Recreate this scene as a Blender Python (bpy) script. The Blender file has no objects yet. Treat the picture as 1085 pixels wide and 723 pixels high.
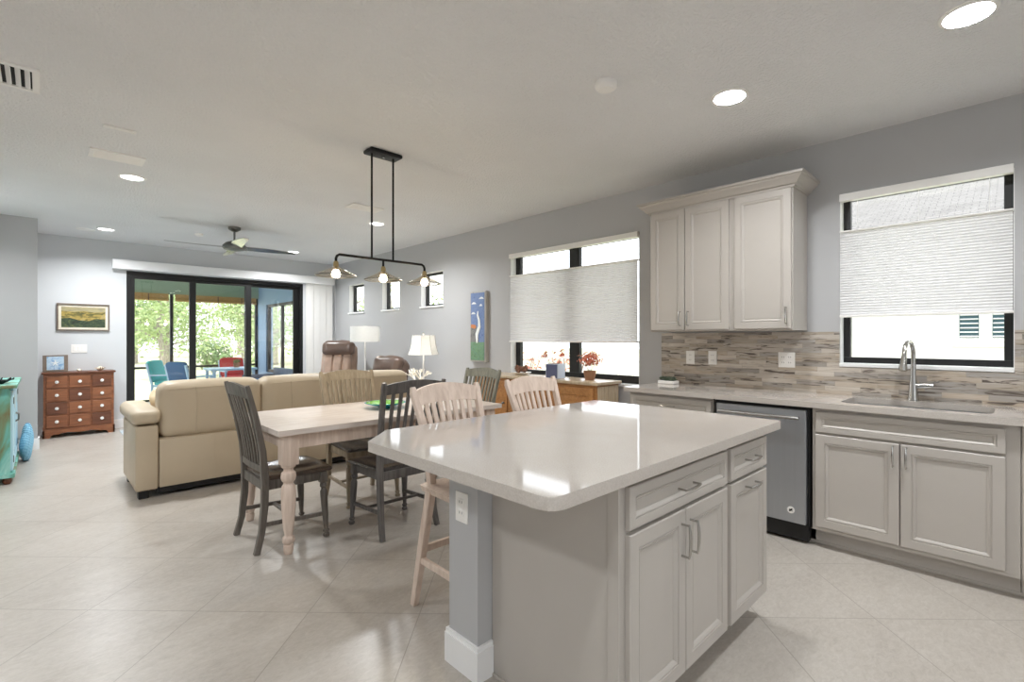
import bpy, bmesh, math, random
from mathutils import Vector, Matrix, noise

S = bpy.context.scene
COL = S.collection
PI = math.pi
R = math.radians

# ------------------------------------------------------------------ camera
CAM_F, CAM_H, CAM_A = 518.63, 1.3096, 0.7661
cd = bpy.data.cameras.new('camera')
cam = bpy.data.objects.new('camera', cd)
COL.objects.link(cam)
cam.location = (0, 0, CAM_H)
cam.rotation_euler = (PI / 2, 0, -CAM_A)
cd.sensor_width = 36
cd.sensor_fit = 'HORIZONTAL'
cd.lens = 36 * CAM_F / 1085
cd.shift_y = -(361.5 - 359.37) / 1085
cd.clip_start = .05
cd.clip_end = 300
S.camera = cam

# ------------------------------------------------------------------ light
S.view_settings.view_transform = 'Standard'
S.view_settings.look = 'None'
S.view_settings.gamma = 1
S.view_settings.use_curve_mapping = False
S.view_settings.exposure = 0.0
S.cycles.use_denoising = True
S.cycles.max_bounces = 12
S.cycles.diffuse_bounces = 8
S.cycles.glossy_bounces = 5
S.cycles.transparent_max_bounces = 16
S.cycles.sample_clamp_indirect = 8
S.cycles.caustics_reflective = False
S.cycles.caustics_refractive = False

SKY_STRENGTH = 3.4
SUN_STRENGTH = 4.2
CAN_POWER = 20.5
w = bpy.data.worlds.new('sky')
S.world = w
w.use_nodes = True
bg = w.node_tree.nodes['Background']
bg.inputs['Color'].default_value = (.90, .95, 1.0, 1)
bg.inputs['Strength'].default_value = SKY_STRENGTH
sd = bpy.data.lights.new('sun', 'SUN')
sd.energy = SUN_STRENGTH
sd.angle = R(1.5)
sd.color = (1, .96, .88)
sun = bpy.data.objects.new('sun', sd)
COL.objects.link(sun)
sun.rotation_euler = Vector((.5, .32, -1.1)).to_track_quat('-Z', 'Y').to_euler()

# ------------------------------------------------------------------ room numbers
WX, FY, CZ = 4.116, 9.203, 2.742      # window wall, far wall, ceiling
BY, LX = -3.2, -2.8                   # walls behind / left of the camera
WT = .16

# ------------------------------------------------------------------ materials
def lin(c):
    def f(v):
        v /= 255.0
        return v / 12.92 if v <= .04045 else ((v + .055) / 1.055) ** 2.4
    return tuple(f(v) for v in c)

class NT:
    def __init__(s, name):
        s.m = bpy.data.materials.new(name)
        s.m.use_nodes = True
        s.t = s.m.node_tree
        s.b = s.t.nodes['Principled BSDF']
    def n(s, typ, **kw):
        o = s.t.nodes.new(typ)
        for k, v in kw.items():
            setattr(o, k, v)
        return o
    def l(s, a, b):
        s.t.links.new(a, b)
    def coord(s, scale=(1, 1, 1), rot=(0, 0, 0), kind='Object', loc=(0, 0, 0)):
        tc = s.n('ShaderNodeTexCoord')
        mp = s.n('ShaderNodeMapping')
        mp.inputs['Scale'].default_value = scale
        mp.inputs['Rotation'].default_value = rot
        mp.inputs['Location'].default_value = loc
        s.l(tc.outputs[kind], mp.inputs['Vector'])
        return mp.outputs['Vector']
    def noise(s, vec, scale=5, detail=4, rough=.55, dist=0):
        o = s.n('ShaderNodeTexNoise')
        o.inputs['Scale'].default_value = scale
        o.inputs['Detail'].default_value = detail
        o.inputs['Roughness'].default_value = rough
        o.inputs['Distortion'].default_value = dist
        if vec is not None: s.l(vec, o.inputs['Vector'])
        return o.outputs['Fac']
    def ramp(s, fac, stops):
        o = s.n('ShaderNodeValToRGB')
        e = o.color_ramp.elements
        while len(e) < len(stops): e.new(.5)
        for i, (p, c) in enumerate(stops):
            e[i].position = p
            e[i].color = (*c, 1)
        s.l(fac, o.inputs['Fac'])
        return o.outputs['Color']
    def bump(s, h, strength=.2, dist=.01):
        o = s.n('ShaderNodeBump')
        o.inputs['Strength'].default_value = strength
        o.inputs['Distance'].default_value = dist
        s.l(h, o.inputs['Height'])
        s.l(o.outputs['Normal'], s.b.inputs['Normal'])
    def mix(s, fac, a, b, blend='MIX'):
        o = s.n('ShaderNodeMix', data_type='RGBA', blend_type=blend)
        for sock, v in ((o.inputs[0], fac), (o.inputs[6], a), (o.inputs[7], b)):
            if isinstance(v, (int, float)): sock.default_value = v
            elif isinstance(v, tuple): sock.default_value = (*v, 1)
            else: s.l(v, sock)
        return o.outputs[2]
    def math(s, op, a, b=None):
        o = s.n('ShaderNodeMath', operation=op)
        for i, v in enumerate((a, b)):
            if v is None: continue
            if isinstance(v, (int, float)): o.inputs[i].default_value = v
            else: s.l(v, o.inputs[i])
        return o.outputs[0]

MATS = {}
def plain(name, rgb, rough=.5, metal=0.0, var=.06, vs=8, bump=0, bs=60, spec=.5, stretch=(1, 1, 1), emit=0):
    """slightly uneven procedural material"""
    k = NT(name)
    c = lin(rgb)
    v = k.coord(stretch)
    f = k.noise(v, vs, 4)
    a = tuple(max(0, x * (1 - var)) for x in c)
    b = tuple(min(1, x * (1 + var)) for x in c)
    k.l(k.ramp(f, ((.3, a), (.7, b))), k.b.inputs['Base Color'])
    k.b.inputs['Roughness'].default_value = rough
    k.b.inputs['Metallic'].default_value = metal
    k.b.inputs['Specular IOR Level'].default_value = spec
    if bump:
        k.bump(k.noise(k.coord(stretch), bs, 3), bump, .004)
    if emit:
        k.b.inputs['Emission Color'].default_value = (*c, 1)
        k.b.inputs['Emission Strength'].default_value = emit
    MATS[name] = k.m
    return k.m

def wood(name, dark, light, rough=.4, scale=3, axis=2, ring=14, bump=.08):
    k = NT(name)
    st = [ring, ring, ring]
    st[axis] = 1.2
    v = k.coord(tuple(st))
    f = k.noise(v, scale, 6, .6, .6)
    f2 = k.noise(k.coord((1, 1, 1)), 4, 2)
    col = k.ramp(f, ((.28, lin(dark)), (.62, lin(light))))
    col = k.mix(.25, col, k.ramp(f2, ((.3, lin(dark)), (.7, lin(light)))))
    k.l(col, k.b.inputs['Base Color'])
    k.b.inputs['Roughness'].default_value = rough
    k.bump(f, bump, .002)
    MATS[name] = k.m
    return k.m

def m_floor():
    k = NT('floor_tile')
    tc = k.n('ShaderNodeTexCoord')
    sep = k.n('ShaderNodeSeparateXYZ')
    k.l(tc.outputs['Object'], sep.inputs[0])
    X, Y = sep.outputs[0], sep.outputs[1]
    q = 1 / math.sqrt(2)
    a = k.math('MULTIPLY', k.math('ADD', X, Y), q)
    b = k.math('MULTIPLY', k.math('SUBTRACT', X, Y), q)
    a = k.math('DIVIDE', k.math('SUBTRACT', a, 2.322 - 6.18), .562)
    b = k.math('DIVIDE', k.math('SUBTRACT', b, -1.595 - 6.38), .535)
    fa, fb = k.math('FRACT', a), k.math('FRACT', b)
    da = k.math('MINIMUM', fa, k.math('SUBTRACT', 1.0, fa))
    db = k.math('MINIMUM', fb, k.math('SUBTRACT', 1.0, fb))
    d = k.math('MINIMUM', da, db)
    grout = k.math('LESS_THAN', d, .0042)
    comb = k.n('ShaderNodeCombineXYZ')
    k.l(k.math('FLOOR', a), comb.inputs[0]); k.l(k.math('FLOOR', b), comb.inputs[1])
    wn = k.n('ShaderNodeTexWhiteNoise', noise_dimensions='3D')
    k.l(comb.outputs[0], wn.inputs['Vector'])
    vadd = k.n('ShaderNodeVectorMath', operation='ADD')
    sc = k.n('ShaderNodeVectorMath', operation='SCALE'); sc.inputs['Scale'].default_value = 9
    k.l(wn.outputs['Color'], sc.inputs[0])
    k.l(tc.outputs['Object'], vadd.inputs[0]); k.l(sc.outputs[0], vadd.inputs[1])
    mp = k.n('ShaderNodeMapping'); mp.inputs['Scale'].default_value = (1, 2.0, 1); mp.inputs['Rotation'].default_value = (0, 0, R(-45))
    k.l(vadd.outputs[0], mp.inputs[0])
    cloud = k.noise(mp.outputs[0], 1.3, 5, .6, .7)
    fine = k.noise(mp.outputs[0], 5, 5, .6, .5)
    col = k.ramp(cloud, ((.3, lin((160, 152, 143))), (.5, lin((174, 167, 158))), (.72, lin((186, 180, 172)))))
    col = k.mix(.30, col, k.ramp(fine, ((.2, lin((160, 152, 143))), (.8, lin((198, 193, 187))))))
    grain = k.noise(mp.outputs[0], 26, 6, .75, .8)
    col = k.mix(.30, col, k.ramp(grain, ((.32, lin((140, 130, 119))), (.5, lin((178, 171, 162))), (.68, lin((206, 201, 194))))))
    col = k.mix(k.math('MULTIPLY', wn.outputs['Value'], .12), col, lin((176, 168, 158)))
    col = k.mix(grout, col, lin((150, 143, 134)))
    k.l(col, k.b.inputs['Base Color'])
    rr = k.n('ShaderNodeMapRange'); rr.inputs[3].default_value = .285; rr.inputs[4].default_value = .33
    k.l(cloud, rr.inputs[0]); k.l(rr.outputs[0], k.b.inputs['Roughness'])
    k.bump(k.math('SUBTRACT', 1.0, grout), .15, .001)
    MATS['floor'] = k.m
    return k.m

def m_ceiling():
    k = NT('textured_ceiling')
    v = k.coord((1, 1, 1))
    n1 = k.noise(v, 55, 3, .6)
    n2 = k.noise(v, 1.2, 2)
    k.l(k.ramp(n2, ((.3, lin((228, 228, 228))), (.7, lin((234, 234, 234))))), k.b.inputs['Base Color'])
    k.b.inputs['Roughness'].default_value = .85
    k.bump(k.ramp(n1, ((.42, (0, 0, 0)), (.6, (1, 1, 1)))), .6, .008)
    MATS['ceiling'] = k.m
    return k.m

def m_backsplash():
    k = NT('linear_mosaic')
    tc = k.n('ShaderNodeTexCoord')
    sep = k.n('ShaderNodeSeparateXYZ')
    k.l(tc.outputs['Object'], sep.inputs[0])
    Y, Z = sep.outputs[1], sep.outputs[2]
    rowf = k.math('DIVIDE', Z, .0335)
    row = k.math('FLOOR', rowf)
    w1 = k.n('ShaderNodeTexWhiteNoise', noise_dimensions='1D'); k.l(row, w1.inputs['W'])
    wid = k.math('ADD', k.math('MULTIPLY', w1.outputs['Value'], .12), .19)
    colf = k.math('ADD', k.math('DIVIDE', Y, wid), k.math('MULTIPLY', w1.outputs['Value'], 17.3))
    colm = k.math('FLOOR', colf)
    cb = k.n('ShaderNodeCombineXYZ'); k.l(row, cb.inputs[0]); k.l(colm, cb.inputs[1])
    w2 = k.n('ShaderNodeTexWhiteNoise', noise_dimensions='3D'); k.l(cb.outputs[0], w2.inputs['Vector'])
    # stone colour of this strip
    base = k.ramp(w2.outputs['Value'], ((0, lin((196, 188, 178))), (.18, lin((172, 156, 138))), (.38, lin((148, 136, 122))),
                  (.56, lin((178, 170, 162))), (.72, lin((128, 126, 126))), (.88, lin((96, 95, 97)))))
    cr = base.node.color_ramp; cr.interpolation = 'CONSTANT'
    sc = k.n('ShaderNodeVectorMath', operation='SCALE'); sc.inputs['Scale'].default_value = 5
    k.l(w2.outputs['Color'], sc.inputs[0])
    ad = k.n('ShaderNodeVectorMath', operation='ADD'); k.l(tc.outputs['Object'], ad.inputs[0]); k.l(sc.outputs[0], ad.inputs[1])
    mp = k.n('ShaderNodeMapping'); mp.inputs['Scale'].default_value = (1, 3.5, 30); mp.inputs['Rotation'].default_value = (R(2), 0, 0)
    k.l(ad.outputs[0], mp.inputs[0])
    g = k.noise(mp.outputs[0], 1.6, 4, .6, .9)
    vein = k.ramp(g, ((.3, lin((104, 94, 86))), (.46, lin((184, 172, 156))), (.64, lin((206, 198, 188)))))
    col = k.mix(.45, base, vein)
    strong = k.ramp(g, ((.36, (1, 1, 1)), (.44, (0, 0, 0))))
    col = k.mix(k.math('MULTIPLY', strong, k.math('GREATER_THAN', w2.outputs['Value'], .35)), col, lin((94, 84, 76)))
    fz, fy = k.math('FRACT', rowf), k.math('FRACT', colf)
    joint = k.math('MAXIMUM', k.math('LESS_THAN', fz, .045), k.math('LESS_THAN', fy, .008))
    col = k.mix(joint, col, lin((160, 152, 142)))
    k.l(col, k.b.inputs['Base Color'])
    k.b.inputs['Roughness'].default_value = .28
    k.bump(k.math('SUBTRACT', w2.outputs['Value'], k.math('MULTIPLY', joint, 1.5)), .25, .002)
    MATS['mosaic'] = k.m
    return k.m

def m_glass(name='window_glass', tint=(1, 1, 1), gl=.07):
    k = NT(name)
    t = k.n('ShaderNodeBsdfTransparent'); t.inputs[0].default_value = (*tint, 1)
    g = k.n('ShaderNodeBsdfGlossy'); g.inputs['Roughness'].default_value = .02
    mx = k.n('ShaderNodeMixShader'); mx.inputs[0].default_value = gl
    k.l(t.outputs[0], mx.inputs[1]); k.l(g.outputs[0], mx.inputs[2])
    k.l(mx.outputs[0], k.t.nodes['Material Output'].inputs['Surface'])
    MATS[name] = k.m
    return k.m

def m_translucent(name, rgb, amt=.45, line=0, axis=2):
    k = NT(name)
    c = lin(rgb)
    f = k.noise(k.coord((1, 1, 1)), 40, 2)
    col = k.ramp(f, ((.3, tuple(x * .96 for x in c)), (.7, c)))
    d = k.n('ShaderNodeBsdfDiffuse'); t = k.n('ShaderNodeBsdfTranslucent')
    k.l(col, d.inputs[0]); k.l(col, t.inputs[0])
    mx = k.n('ShaderNodeMixShader'); mx.inputs[0].default_value = amt
    k.l(d.outputs[0], mx.inputs[1]); k.l(t.outputs[0], mx.inputs[2])
    k.l(mx.outputs[0], k.t.nodes['Material Output'].inputs['Surface'])
    MATS[name] = k.m
    return k.m

def m_emit(name, rgb, s):
    k = NT(name)
    k.b.inputs['Base Color'].default_value = (*rgb, 1)
    k.b.inputs['Emission Color'].default_value = (*rgb, 1)
    k.b.inputs['Emission Strength'].default_value = s
    MATS[name] = k.m
    return k.m

def m_patches(name, stops, scale=6, rough=.6, stretch=(1, 1, 1), dist=.5, bump=0, detail=5, metal=0):
    k = NT(name)
    f = k.noise(k.coord(stretch), scale, detail, .6, dist)
    k.l(k.ramp(f, tuple((p, lin(c)) for p, c in stops)), k.b.inputs['Base Color'])
    k.b.inputs['Roughness'].default_value = rough
    k.b.inputs['Metallic'].default_value = metal
    if bump: k.bump(f, bump, .01)
    MATS[name] = k.m
    return k.m

m_floor(); m_ceiling(); m_backsplash()
m_glass(); m_glass('clear_glass', (.95, .92, .86), .30)
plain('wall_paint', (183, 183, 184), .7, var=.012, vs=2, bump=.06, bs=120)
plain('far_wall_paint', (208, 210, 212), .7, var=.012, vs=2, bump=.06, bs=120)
plain('white_trim', (238, 238, 238), .45, var=.01)
plain('cabinet_paint', (184, 178, 171), .38, var=.02, vs=5)
plain('cabinet_shadow', (120, 112, 104), .6, var=.03)
k = NT('quartz')
_v = k.coord((1, 1, 1))
k.l(k.mix(.35, k.ramp(k.noise(_v, 3, 5, .6, 1), ((.3, lin((188, 180, 172))), (.7, lin((196, 189, 182))))),
          k.ramp(k.noise(_v, 220, 2), ((.35, lin((178, 169, 160))), (.65, lin((206, 199, 192)))))), k.b.inputs['Base Color'])
k.b.inputs['Roughness'].default_value = .07
k.b.inputs['Specular IOR Level'].default_value = 1.0
MATS['quartz'] = k.m
plain('black_frame', (14, 14, 15), .45, var=.1)
plain('black_metal', (28, 27, 28), .4, metal=.6, var=.1)
plain('black_plastic', (12, 12, 13), .5)
plain('steel', (172, 174, 176), .28, metal=1, var=.04, vs=30, stretch=(1, 1, .05))
plain('dishwasher_steel', (176, 179, 183), .36, metal=.75, var=.03, vs=30, stretch=(1, 1, .05))
plain('nickel', (186, 184, 180), .22, metal=1, var=.02)
plain('brass', (170, 150, 110), .35, metal=1, var=.05)
plain('bronze', (112, 112, 108), .35, metal=.85, var=.05)
plain('white_plastic', (240, 238, 234), .35, var=.01)
plain('leather_cream', (184, 169, 146), .42, var=.05, vs=3, bump=.1, bs=35)
plain('leather_brown', (158, 134, 118), .36, var=.22, vs=5, bump=.15, bs=30)
plain('leather_dark', (98, 80, 70), .3, var=.25, vs=6, bump=.15, bs=30)
wood('wood_grey', (62, 57, 53), (116, 109, 101), .42)
wood('wood_charcoal', (62, 60, 59), (112, 108, 105), .42)
wood('wood_taupe', (118, 106, 88), (170, 156, 134), .45)
wood('wood_greengrey', (84, 86, 76), (134, 134, 122), .45)
wood('seat_dark', (50, 42, 38), (92, 78, 68), .25, axis=1)
wood('seat_charcoal', (44, 42, 42), (84, 80, 78), .25, axis=1)
wood('whitewash', (196, 174, 158), (226, 208, 194), .5)
wood('whitewash_top', (204, 190, 180), (224, 214, 206), .3, axis=0, ring=10)
wood('walnut', (104, 62, 40), (158, 100, 66), .4, axis=0)
wood('walnut_dark', (78, 46, 32), (122, 74, 50), .4, axis=0)
wood('oak', (146, 98, 56), (190, 138, 86), .4, axis=1, ring=10)
wood('oak_end', (176, 154, 126), (206, 188, 162), .25, axis=2, ring=12)
wood('weathered', (150, 146, 140), (200, 196, 190), .5)
m_patches('turquoise_distressed', ((.34, (118, 100, 62)), (.44, (104, 140, 110)), (.54, (104, 176, 166)), (.7, (160, 206, 196))), 6.0, .5, (1, 1, .3), 1.2)
m_patches('pale_blue_distressed', ((.3, (176, 160, 130)), (.42, (170, 204, 216)), (.7, (190, 220, 232))), 4, .5, (1, 1, .4), 1)
m_patches('rug_pattern', ((.3, (120, 160, 186)), (.45, (180, 196, 208)), (.6, (206, 210, 212)), (.75, (100, 140, 175))), 5, .9, dist=2)
m_patches('painting_gold', ((.3, (60, 66, 50)), (.45, (112, 104, 52)), (.58, (184, 158, 84)), (.75, (150, 146, 120))), 7, .5, (1, 1, 3.5), 1.2)
m_patches('painting_green', ((.3, (34, 44, 36)), (.55, (66, 82, 58)), (.75, (120, 118, 64))), 14, .5, (1, 1, 2), 1)
m_patches('painting_sky', ((.3, (128, 124, 106)), (.6, (172, 160, 120))), 9, .5, (1, 1, 3))
m_patches('mat_board', ((.3, (226, 218, 200)), (.7, (232, 226, 210))), 9, .7)
m_patches('art_blue', ((.35, (78, 100, 150)), (.5, (128, 146, 180)), (.62, (88, 112, 164))), 45, .5, (1, 1, 1), 1.5)
m_patches('art_green', ((.35, (78, 112, 84)), (.5, (120, 156, 118)), (.65, (92, 130, 124))), 30, .5, dist=1.5)
m_patches('art_grey', ((.35, (98, 100, 102)), (.6, (136, 134, 132))), 30, .5, dist=1.5)
m_patches('photo_blue', ((.35, (120, 160, 200)), (.5, (190, 210, 224)), (.65, (150, 180, 206))), 14, .35, dist=1.5)
plain('art_white', (232, 234, 232), .5)
plain('art_orange', (204, 130, 80), .5)
plain('frame_taupe', (118, 104, 92), .45, var=.1, vs=30)
plain('dark_void', (20, 18, 17), .8)
m_translucent('shade_fabric', (230, 229, 231), .26)
m_translucent('lamp_fabric', (244, 244, 242), .4)
plain('pillow_cream', (222, 204, 172), .8, var=.04, bump=.2, bs=80)
plain('coral_white', (232, 226, 212), .6)
plain('shell', (206, 190, 170), .5, var=.2, vs=30)
k = NT('blue_weave')
wv = k.n('ShaderNodeTexWave', wave_type='BANDS', bands_direction='Z'); wv.inputs['Scale'].default_value = 22; wv.inputs['Distortion'].default_value = 1.5
k.l(k.coord((1, 1, 1)), wv.inputs['Vector'])
k.l(k.ramp(wv.outputs['Fac'], ((.2, lin((96, 158, 190))), (.6, lin((158, 208, 230))))), k.b.inputs['Base Color'])
k.b.inputs['Roughness'].default_value = .8
k.bump(wv.outputs['Fac'], .6, .01)
MATS['blue_weave'] = k.m
plain('plate_green', (126, 196, 66), .15, var=.2, vs=14)
plain('plate_teal', (50, 156, 172), .15, var=.15, vs=14)
m_patches('bowl_cones', ((.3, (90, 62, 48)), (.5, (150, 104, 80)), (.7, (190, 150, 124))), 25, .7)
plain('planter_pale', (196, 208, 226), .35, var=.03)
plain('planter_shade', (98, 104, 136), .3, var=.06)  # darker copy of the planter colour, for its shaded side
plain('terracotta', (150, 110, 84), .6, var=.15, vs=20)
m_patches('coral_leaf', ((.3, (200, 96, 70)), (.55, (228, 142, 112)), (.75, (240, 190, 150))), 30, .6)
m_patches('green_leaf', ((.3, (70, 90, 52)), (.55, (110, 130, 76)), (.75, (150, 158, 110))), 30, .6)
m_patches('succulent', ((.3, (44, 54, 44)), (.55, (84, 96, 78)), (.75, (136, 140, 120))), 40, .4)
# outdoors
m_patches('lawn', ((.3, (160, 166, 130)), (.5, (190, 192, 160)), (.7, (210, 206, 180))), 1.4, .9, dist=1)
m_patches('tree_leaf', ((.3, (130, 152, 98)), (.5, (164, 182, 128)), (.7, (196, 208, 160))), 3, .7, dist=1)
m_patches('tree_leaf_dark', ((.3, (96, 124, 82)), (.6, (140, 162, 112))), 3, .7, dist=1)
m_patches('bark', ((.3, (120, 112, 102)), (.6, (170, 162, 152))), 8, .9, (4, 4, 1))
m_patches('red_leaf', ((.3, (180, 96, 80)), (.6, (222, 150, 130))), 6, .7, dist=1)
plain('lanai_green', (150, 172, 152), .8, var=.03)
plain('lanai_blue', (136, 164, 196), .75, var=.03, bump=.1)
plain('lanai_tile', (196, 190, 180), .5, var=.05, vs=3)
m_patches('bamboo', ((.3, (150, 106, 58)), (.5, (190, 146, 84)), (.7, (212, 172, 110))), 20, .7, (1, 1, 14))
plain('shutter_teal', (30, 74, 84), .6)
plain('house_white', (232, 232, 230), .8, var=.02, bump=.1)
k = NT('roof_tile')
br = k.n('ShaderNodeTexBrick'); br.inputs['Scale'].default_value = 3.2; br.inputs['Mortar Size'].default_value = .012
br.inputs['Color1'].default_value = (*lin((112, 110, 108)), 1); br.inputs['Color2'].default_value = (*lin((126, 124, 122)), 1); br.inputs['Mortar'].default_value = (*lin((52, 52, 54)), 1)
k.l(k.coord((1, 1, 1), (0, 0, R(90))), br.inputs['Vector'])
k.l(br.outputs['Color'], k.b.inputs['Base Color']); k.b.inputs['Roughness'].default_value = .8
MATS['roof_tile'] = k.m
plain('teal_cushion', (70, 184, 186), .8, var=.05)
plain('navy_cushion', (36, 92, 140), .8, var=.1)
plain('red_cushion', (206, 64, 66), .8, var=.05)
plain('patio_blue', (170, 206, 232), .4, var=.03)
plain('patio_slate', (92, 108, 128), .6, var=.15, vs=30)
plain('water_glass', (200, 220, 225), .2)
m_emit('led', (1, .98, .96), 9)
m_emit('bulb', (1, .90, .72), 16)

def M(n): return MATS[n]

# ------------------------------------------------------------------ mesh builder
class MB:
    def __init__(s):
        s.bm = bmesh.new()
        s.mats = []
        s.cur = 0
    def mat(s, name):
        if name not in s.mats: s.mats.append(name)
        s.cur = s.mats.index(name)
        return s
    def _tag(s, verts):
        for v in verts:
            for f in v.link_faces:
                f.material_index = s.cur
    def box(s, x0, x1, y0, y1, z0, z1, bev=0, seg=2, mtx=None):
        r = bmesh.ops.create_cube(s.bm, size=1)
        vs = r['verts']
        bmesh.ops.scale(s.bm, vec=(abs(x1 - x0), abs(y1 - y0), abs(z1 - z0)), verts=vs)
        bmesh.ops.translate(s.bm, vec=((x0 + x1) / 2, (y0 + y1) / 2, (z0 + z1) / 2), verts=vs)
        s._tag(vs)
        if bev:
            ed = list({e for v in vs for e in v.link_edges})
            q = bmesh.ops.bevel(s.bm, geom=ed, offset=bev, segments=seg, profile=.5, affect='EDGES')
            for f in q['faces']: f.material_index = s.cur
            vs = list({v for f in q['faces'] for v in f.verts} | {v for v in vs if v.is_valid})
        if mtx is not None:
            bmesh.ops.transform(s.bm, matrix=mtx, verts=[v for v in vs if v.is_valid])
        return s
    def cushion(s, x0, x1, y0, y1, z0, z1, r=.05, bulge=.02, seed=0, wr=.0, mtx=None, n=10):
        """a stuffed box: rounded, domed, a little uneven"""
        c = Vector(((x0 + x1) / 2, (y0 + y1) / 2, (z0 + z1) / 2))
        h = Vector((abs(x1 - x0) / 2, abs(y1 - y0) / 2, abs(z1 - z0) / 2))
        r = min(r, *h)
        vd = {}
        def vert(p):
            key = tuple(round(t, 5) for t in p)
            if key in vd: return vd[key]
            q = Vector((p[0] * h.x, p[1] * h.y, p[2] * h.z))
            core = Vector([max(-(h[i] - r), min(h[i] - r, q[i])) for i in range(3)])
            d = q - core
            if d.length > 1e-9: q = core + d.normalized() * r
            for i in range(3):
                if abs(p[i]) > .999:
                    j, m = [t for t in range(3) if t != i]
                    b = bulge * (1 - p[j] ** 2) * (1 - p[m] ** 2)
                    q[i] += math.copysign(b, p[i])
            if wr:
                nn = noise.noise(q * 7 + Vector((seed, seed * 1.7, 0)))
                q += (q.normalized() if q.length else Vector((0, 0, 1))) * nn * wr
            q = q + c
            if mtx is not None: q = mtx @ q
            vd[key] = s.bm.verts.new(q)
            return vd[key]
        g = [-1 + 2 * i / n for i in range(n + 1)]
        for ax in range(3):
            j, m = [(1, 2), (2, 0), (0, 1)][ax]
            for sg in (-1, 1):
                for a in range(n):
                    for b in range(n):
                        ps = []
                        for (u, v) in ((g[a], g[b]), (g[a + 1], g[b]), (g[a + 1], g[b + 1]), (g[a], g[b + 1])):
                            p = [0, 0, 0]; p[ax] = sg; p[j] = u; p[m] = v
                            ps.append(vert(p))
                        if sg < 0: ps.reverse()
                        try:
                            f = s.bm.faces.new(ps); f.material_index = s.cur
                        except ValueError: pass
        return s
    def cyl(s, p0, p1, r0, r1=None, seg=16, caps=True):
        return s.tube([p0, p1], [r0, r0 if r1 is None else r1], seg, caps)
    def tube(s, pts, rad, seg=10, caps=True):
        pts = [Vector(p) for p in pts]
        if isinstance(rad, (int, float)): rad = [rad] * len(pts)
        rings = []
        up = None
        for i, p in enumerate(pts):
            t = (pts[min(i + 1, len(pts) - 1)] - pts[max(i - 1, 0)])
            t = t.normalized() if t.length > 1e-9 else Vector((0, 0, 1))
            if up is None:
                up = Vector((0, 0, 1)) if abs(t.z) < .9 else Vector((1, 0, 0))
            a = t.cross(up)
            if a.length < 1e-6: a = t.cross(Vector((0, 1, 0)))
            a.normalize()
            up = a.cross(t).normalized()
            rings.append([s.bm.verts.new(p + (a * math.cos(q) + up * math.sin(q)) * rad[i])
                          for q in [2 * PI * j / seg for j in range(seg)]])
        for i in range(len(rings) - 1):
            for j in range(seg):
                f = s.bm.faces.new((rings[i][j], rings[i][(j + 1) % seg], rings[i + 1][(j + 1) % seg], rings[i + 1][j]))
                f.material_index = s.cur
        if caps:
            for rg, rev in ((rings[0], True), (rings[-1], False)):
                f = s.bm.faces.new(list(reversed(rg)) if rev else rg); f.material_index = s.cur
        return s
    def lathe(s, prof, c=(0, 0, 0), seg=24, mtx=None, close=True):
        rings = []
        for (r, z) in prof:
            rg = []
            for j in range(seg):
                q = 2 * PI * j / seg
                p = Vector((c[0] + max(r, 1e-4) * math.cos(q), c[1] + max(r, 1e-4) * math.sin(q), c[2] + z))
                if mtx is not None: p = mtx @ p
                rg.append(s.bm.verts.new(p))
            rings.append(rg)
        for i in range(len(rings) - 1):
            for j in range(seg):
                f = s.bm.faces.new((rings[i][j], rings[i][(j + 1) % seg], rings[i + 1][(j + 1) % seg], rings[i + 1][j]))
                f.material_index = s.cur
        if close:
            f = s.bm.faces.new(list(reversed(rings[0]))); f.material_index = s.cur
            f = s.bm.faces.new(rings[-1]); f.material_index = s.cur
        return s
    def turned(s, p0, p1, prof, seg=14):
        """lathe from p0 (t=0) to p1 (t=1); prof = [(t, r)]"""
        p0, p1 = Vector(p0), Vector(p1)
        return s.tube([p0 + (p1 - p0) * t for t, r in prof], [r for t, r in prof], seg)
    def sweep(s, pts, secs, side=(1, 0, 0)):
        """rectangular section (half width, half depth) along pts; width lies along `side`"""
        pts = [Vector(p) for p in pts]
        if not isinstance(secs, list): secs = [secs] * len(pts)
        sd = Vector(side).normalized()
        rings = []
        for i, p in enumerate(pts):
            t = (pts[min(i + 1, len(pts) - 1)] - pts[max(i - 1, 0)]).normalized()
            a = (sd - t * sd.dot(t)).normalized()
            n = t.cross(a).normalized()
            hw, hd = secs[i]
            c = .82
            ring = [(-1, -c), (-c, -1), (c, -1), (1, -c), (1, c), (c, 1), (-c, 1), (-1, c)]
            rings.append([s.bm.verts.new(p + a * hw * u + n * hd * v) for u, v in ring])
        for i in range(len(rings) - 1):
            for j in range(8):
                f = s.bm.faces.new((rings[i][j], rings[i][(j + 1) % 8], rings[i + 1][(j + 1) % 8], rings[i + 1][j]))
                f.material_index = s.cur
        f = s.bm.faces.new(list(reversed(rings[0]))); f.material_index = s.cur
        f = s.bm.faces.new(rings[-1]); f.material_index = s.cur
        return s
    def prism(s, poly, axis, a0, a1, bev=0, mtx=None):
        """extrude a 2-D polygon; axis 'x': poly=(y,z), 'y': (x,z), 'z': (x,y)"""
        def P(u, v, a):
            p = {'x': (a, u, v), 'y': (u, a, v), 'z': (u, v, a)}[axis]
            return mtx @ Vector(p) if mtx is not None else Vector(p)
        lo = [s.bm.verts.new(P(u, v, a0)) for u, v in poly]
        hi = [s.bm.verts.new(P(u, v, a1)) for u, v in poly]
        fs = [s.bm.faces.new(list(reversed(lo))), s.bm.faces.new(hi)]
        n = len(poly)
        for i in range(n):
            fs.append(s.bm.faces.new((lo[i], lo[(i + 1) % n], hi[(i + 1) % n], hi[i])))
        for f in fs: f.material_index = s.cur
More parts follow.
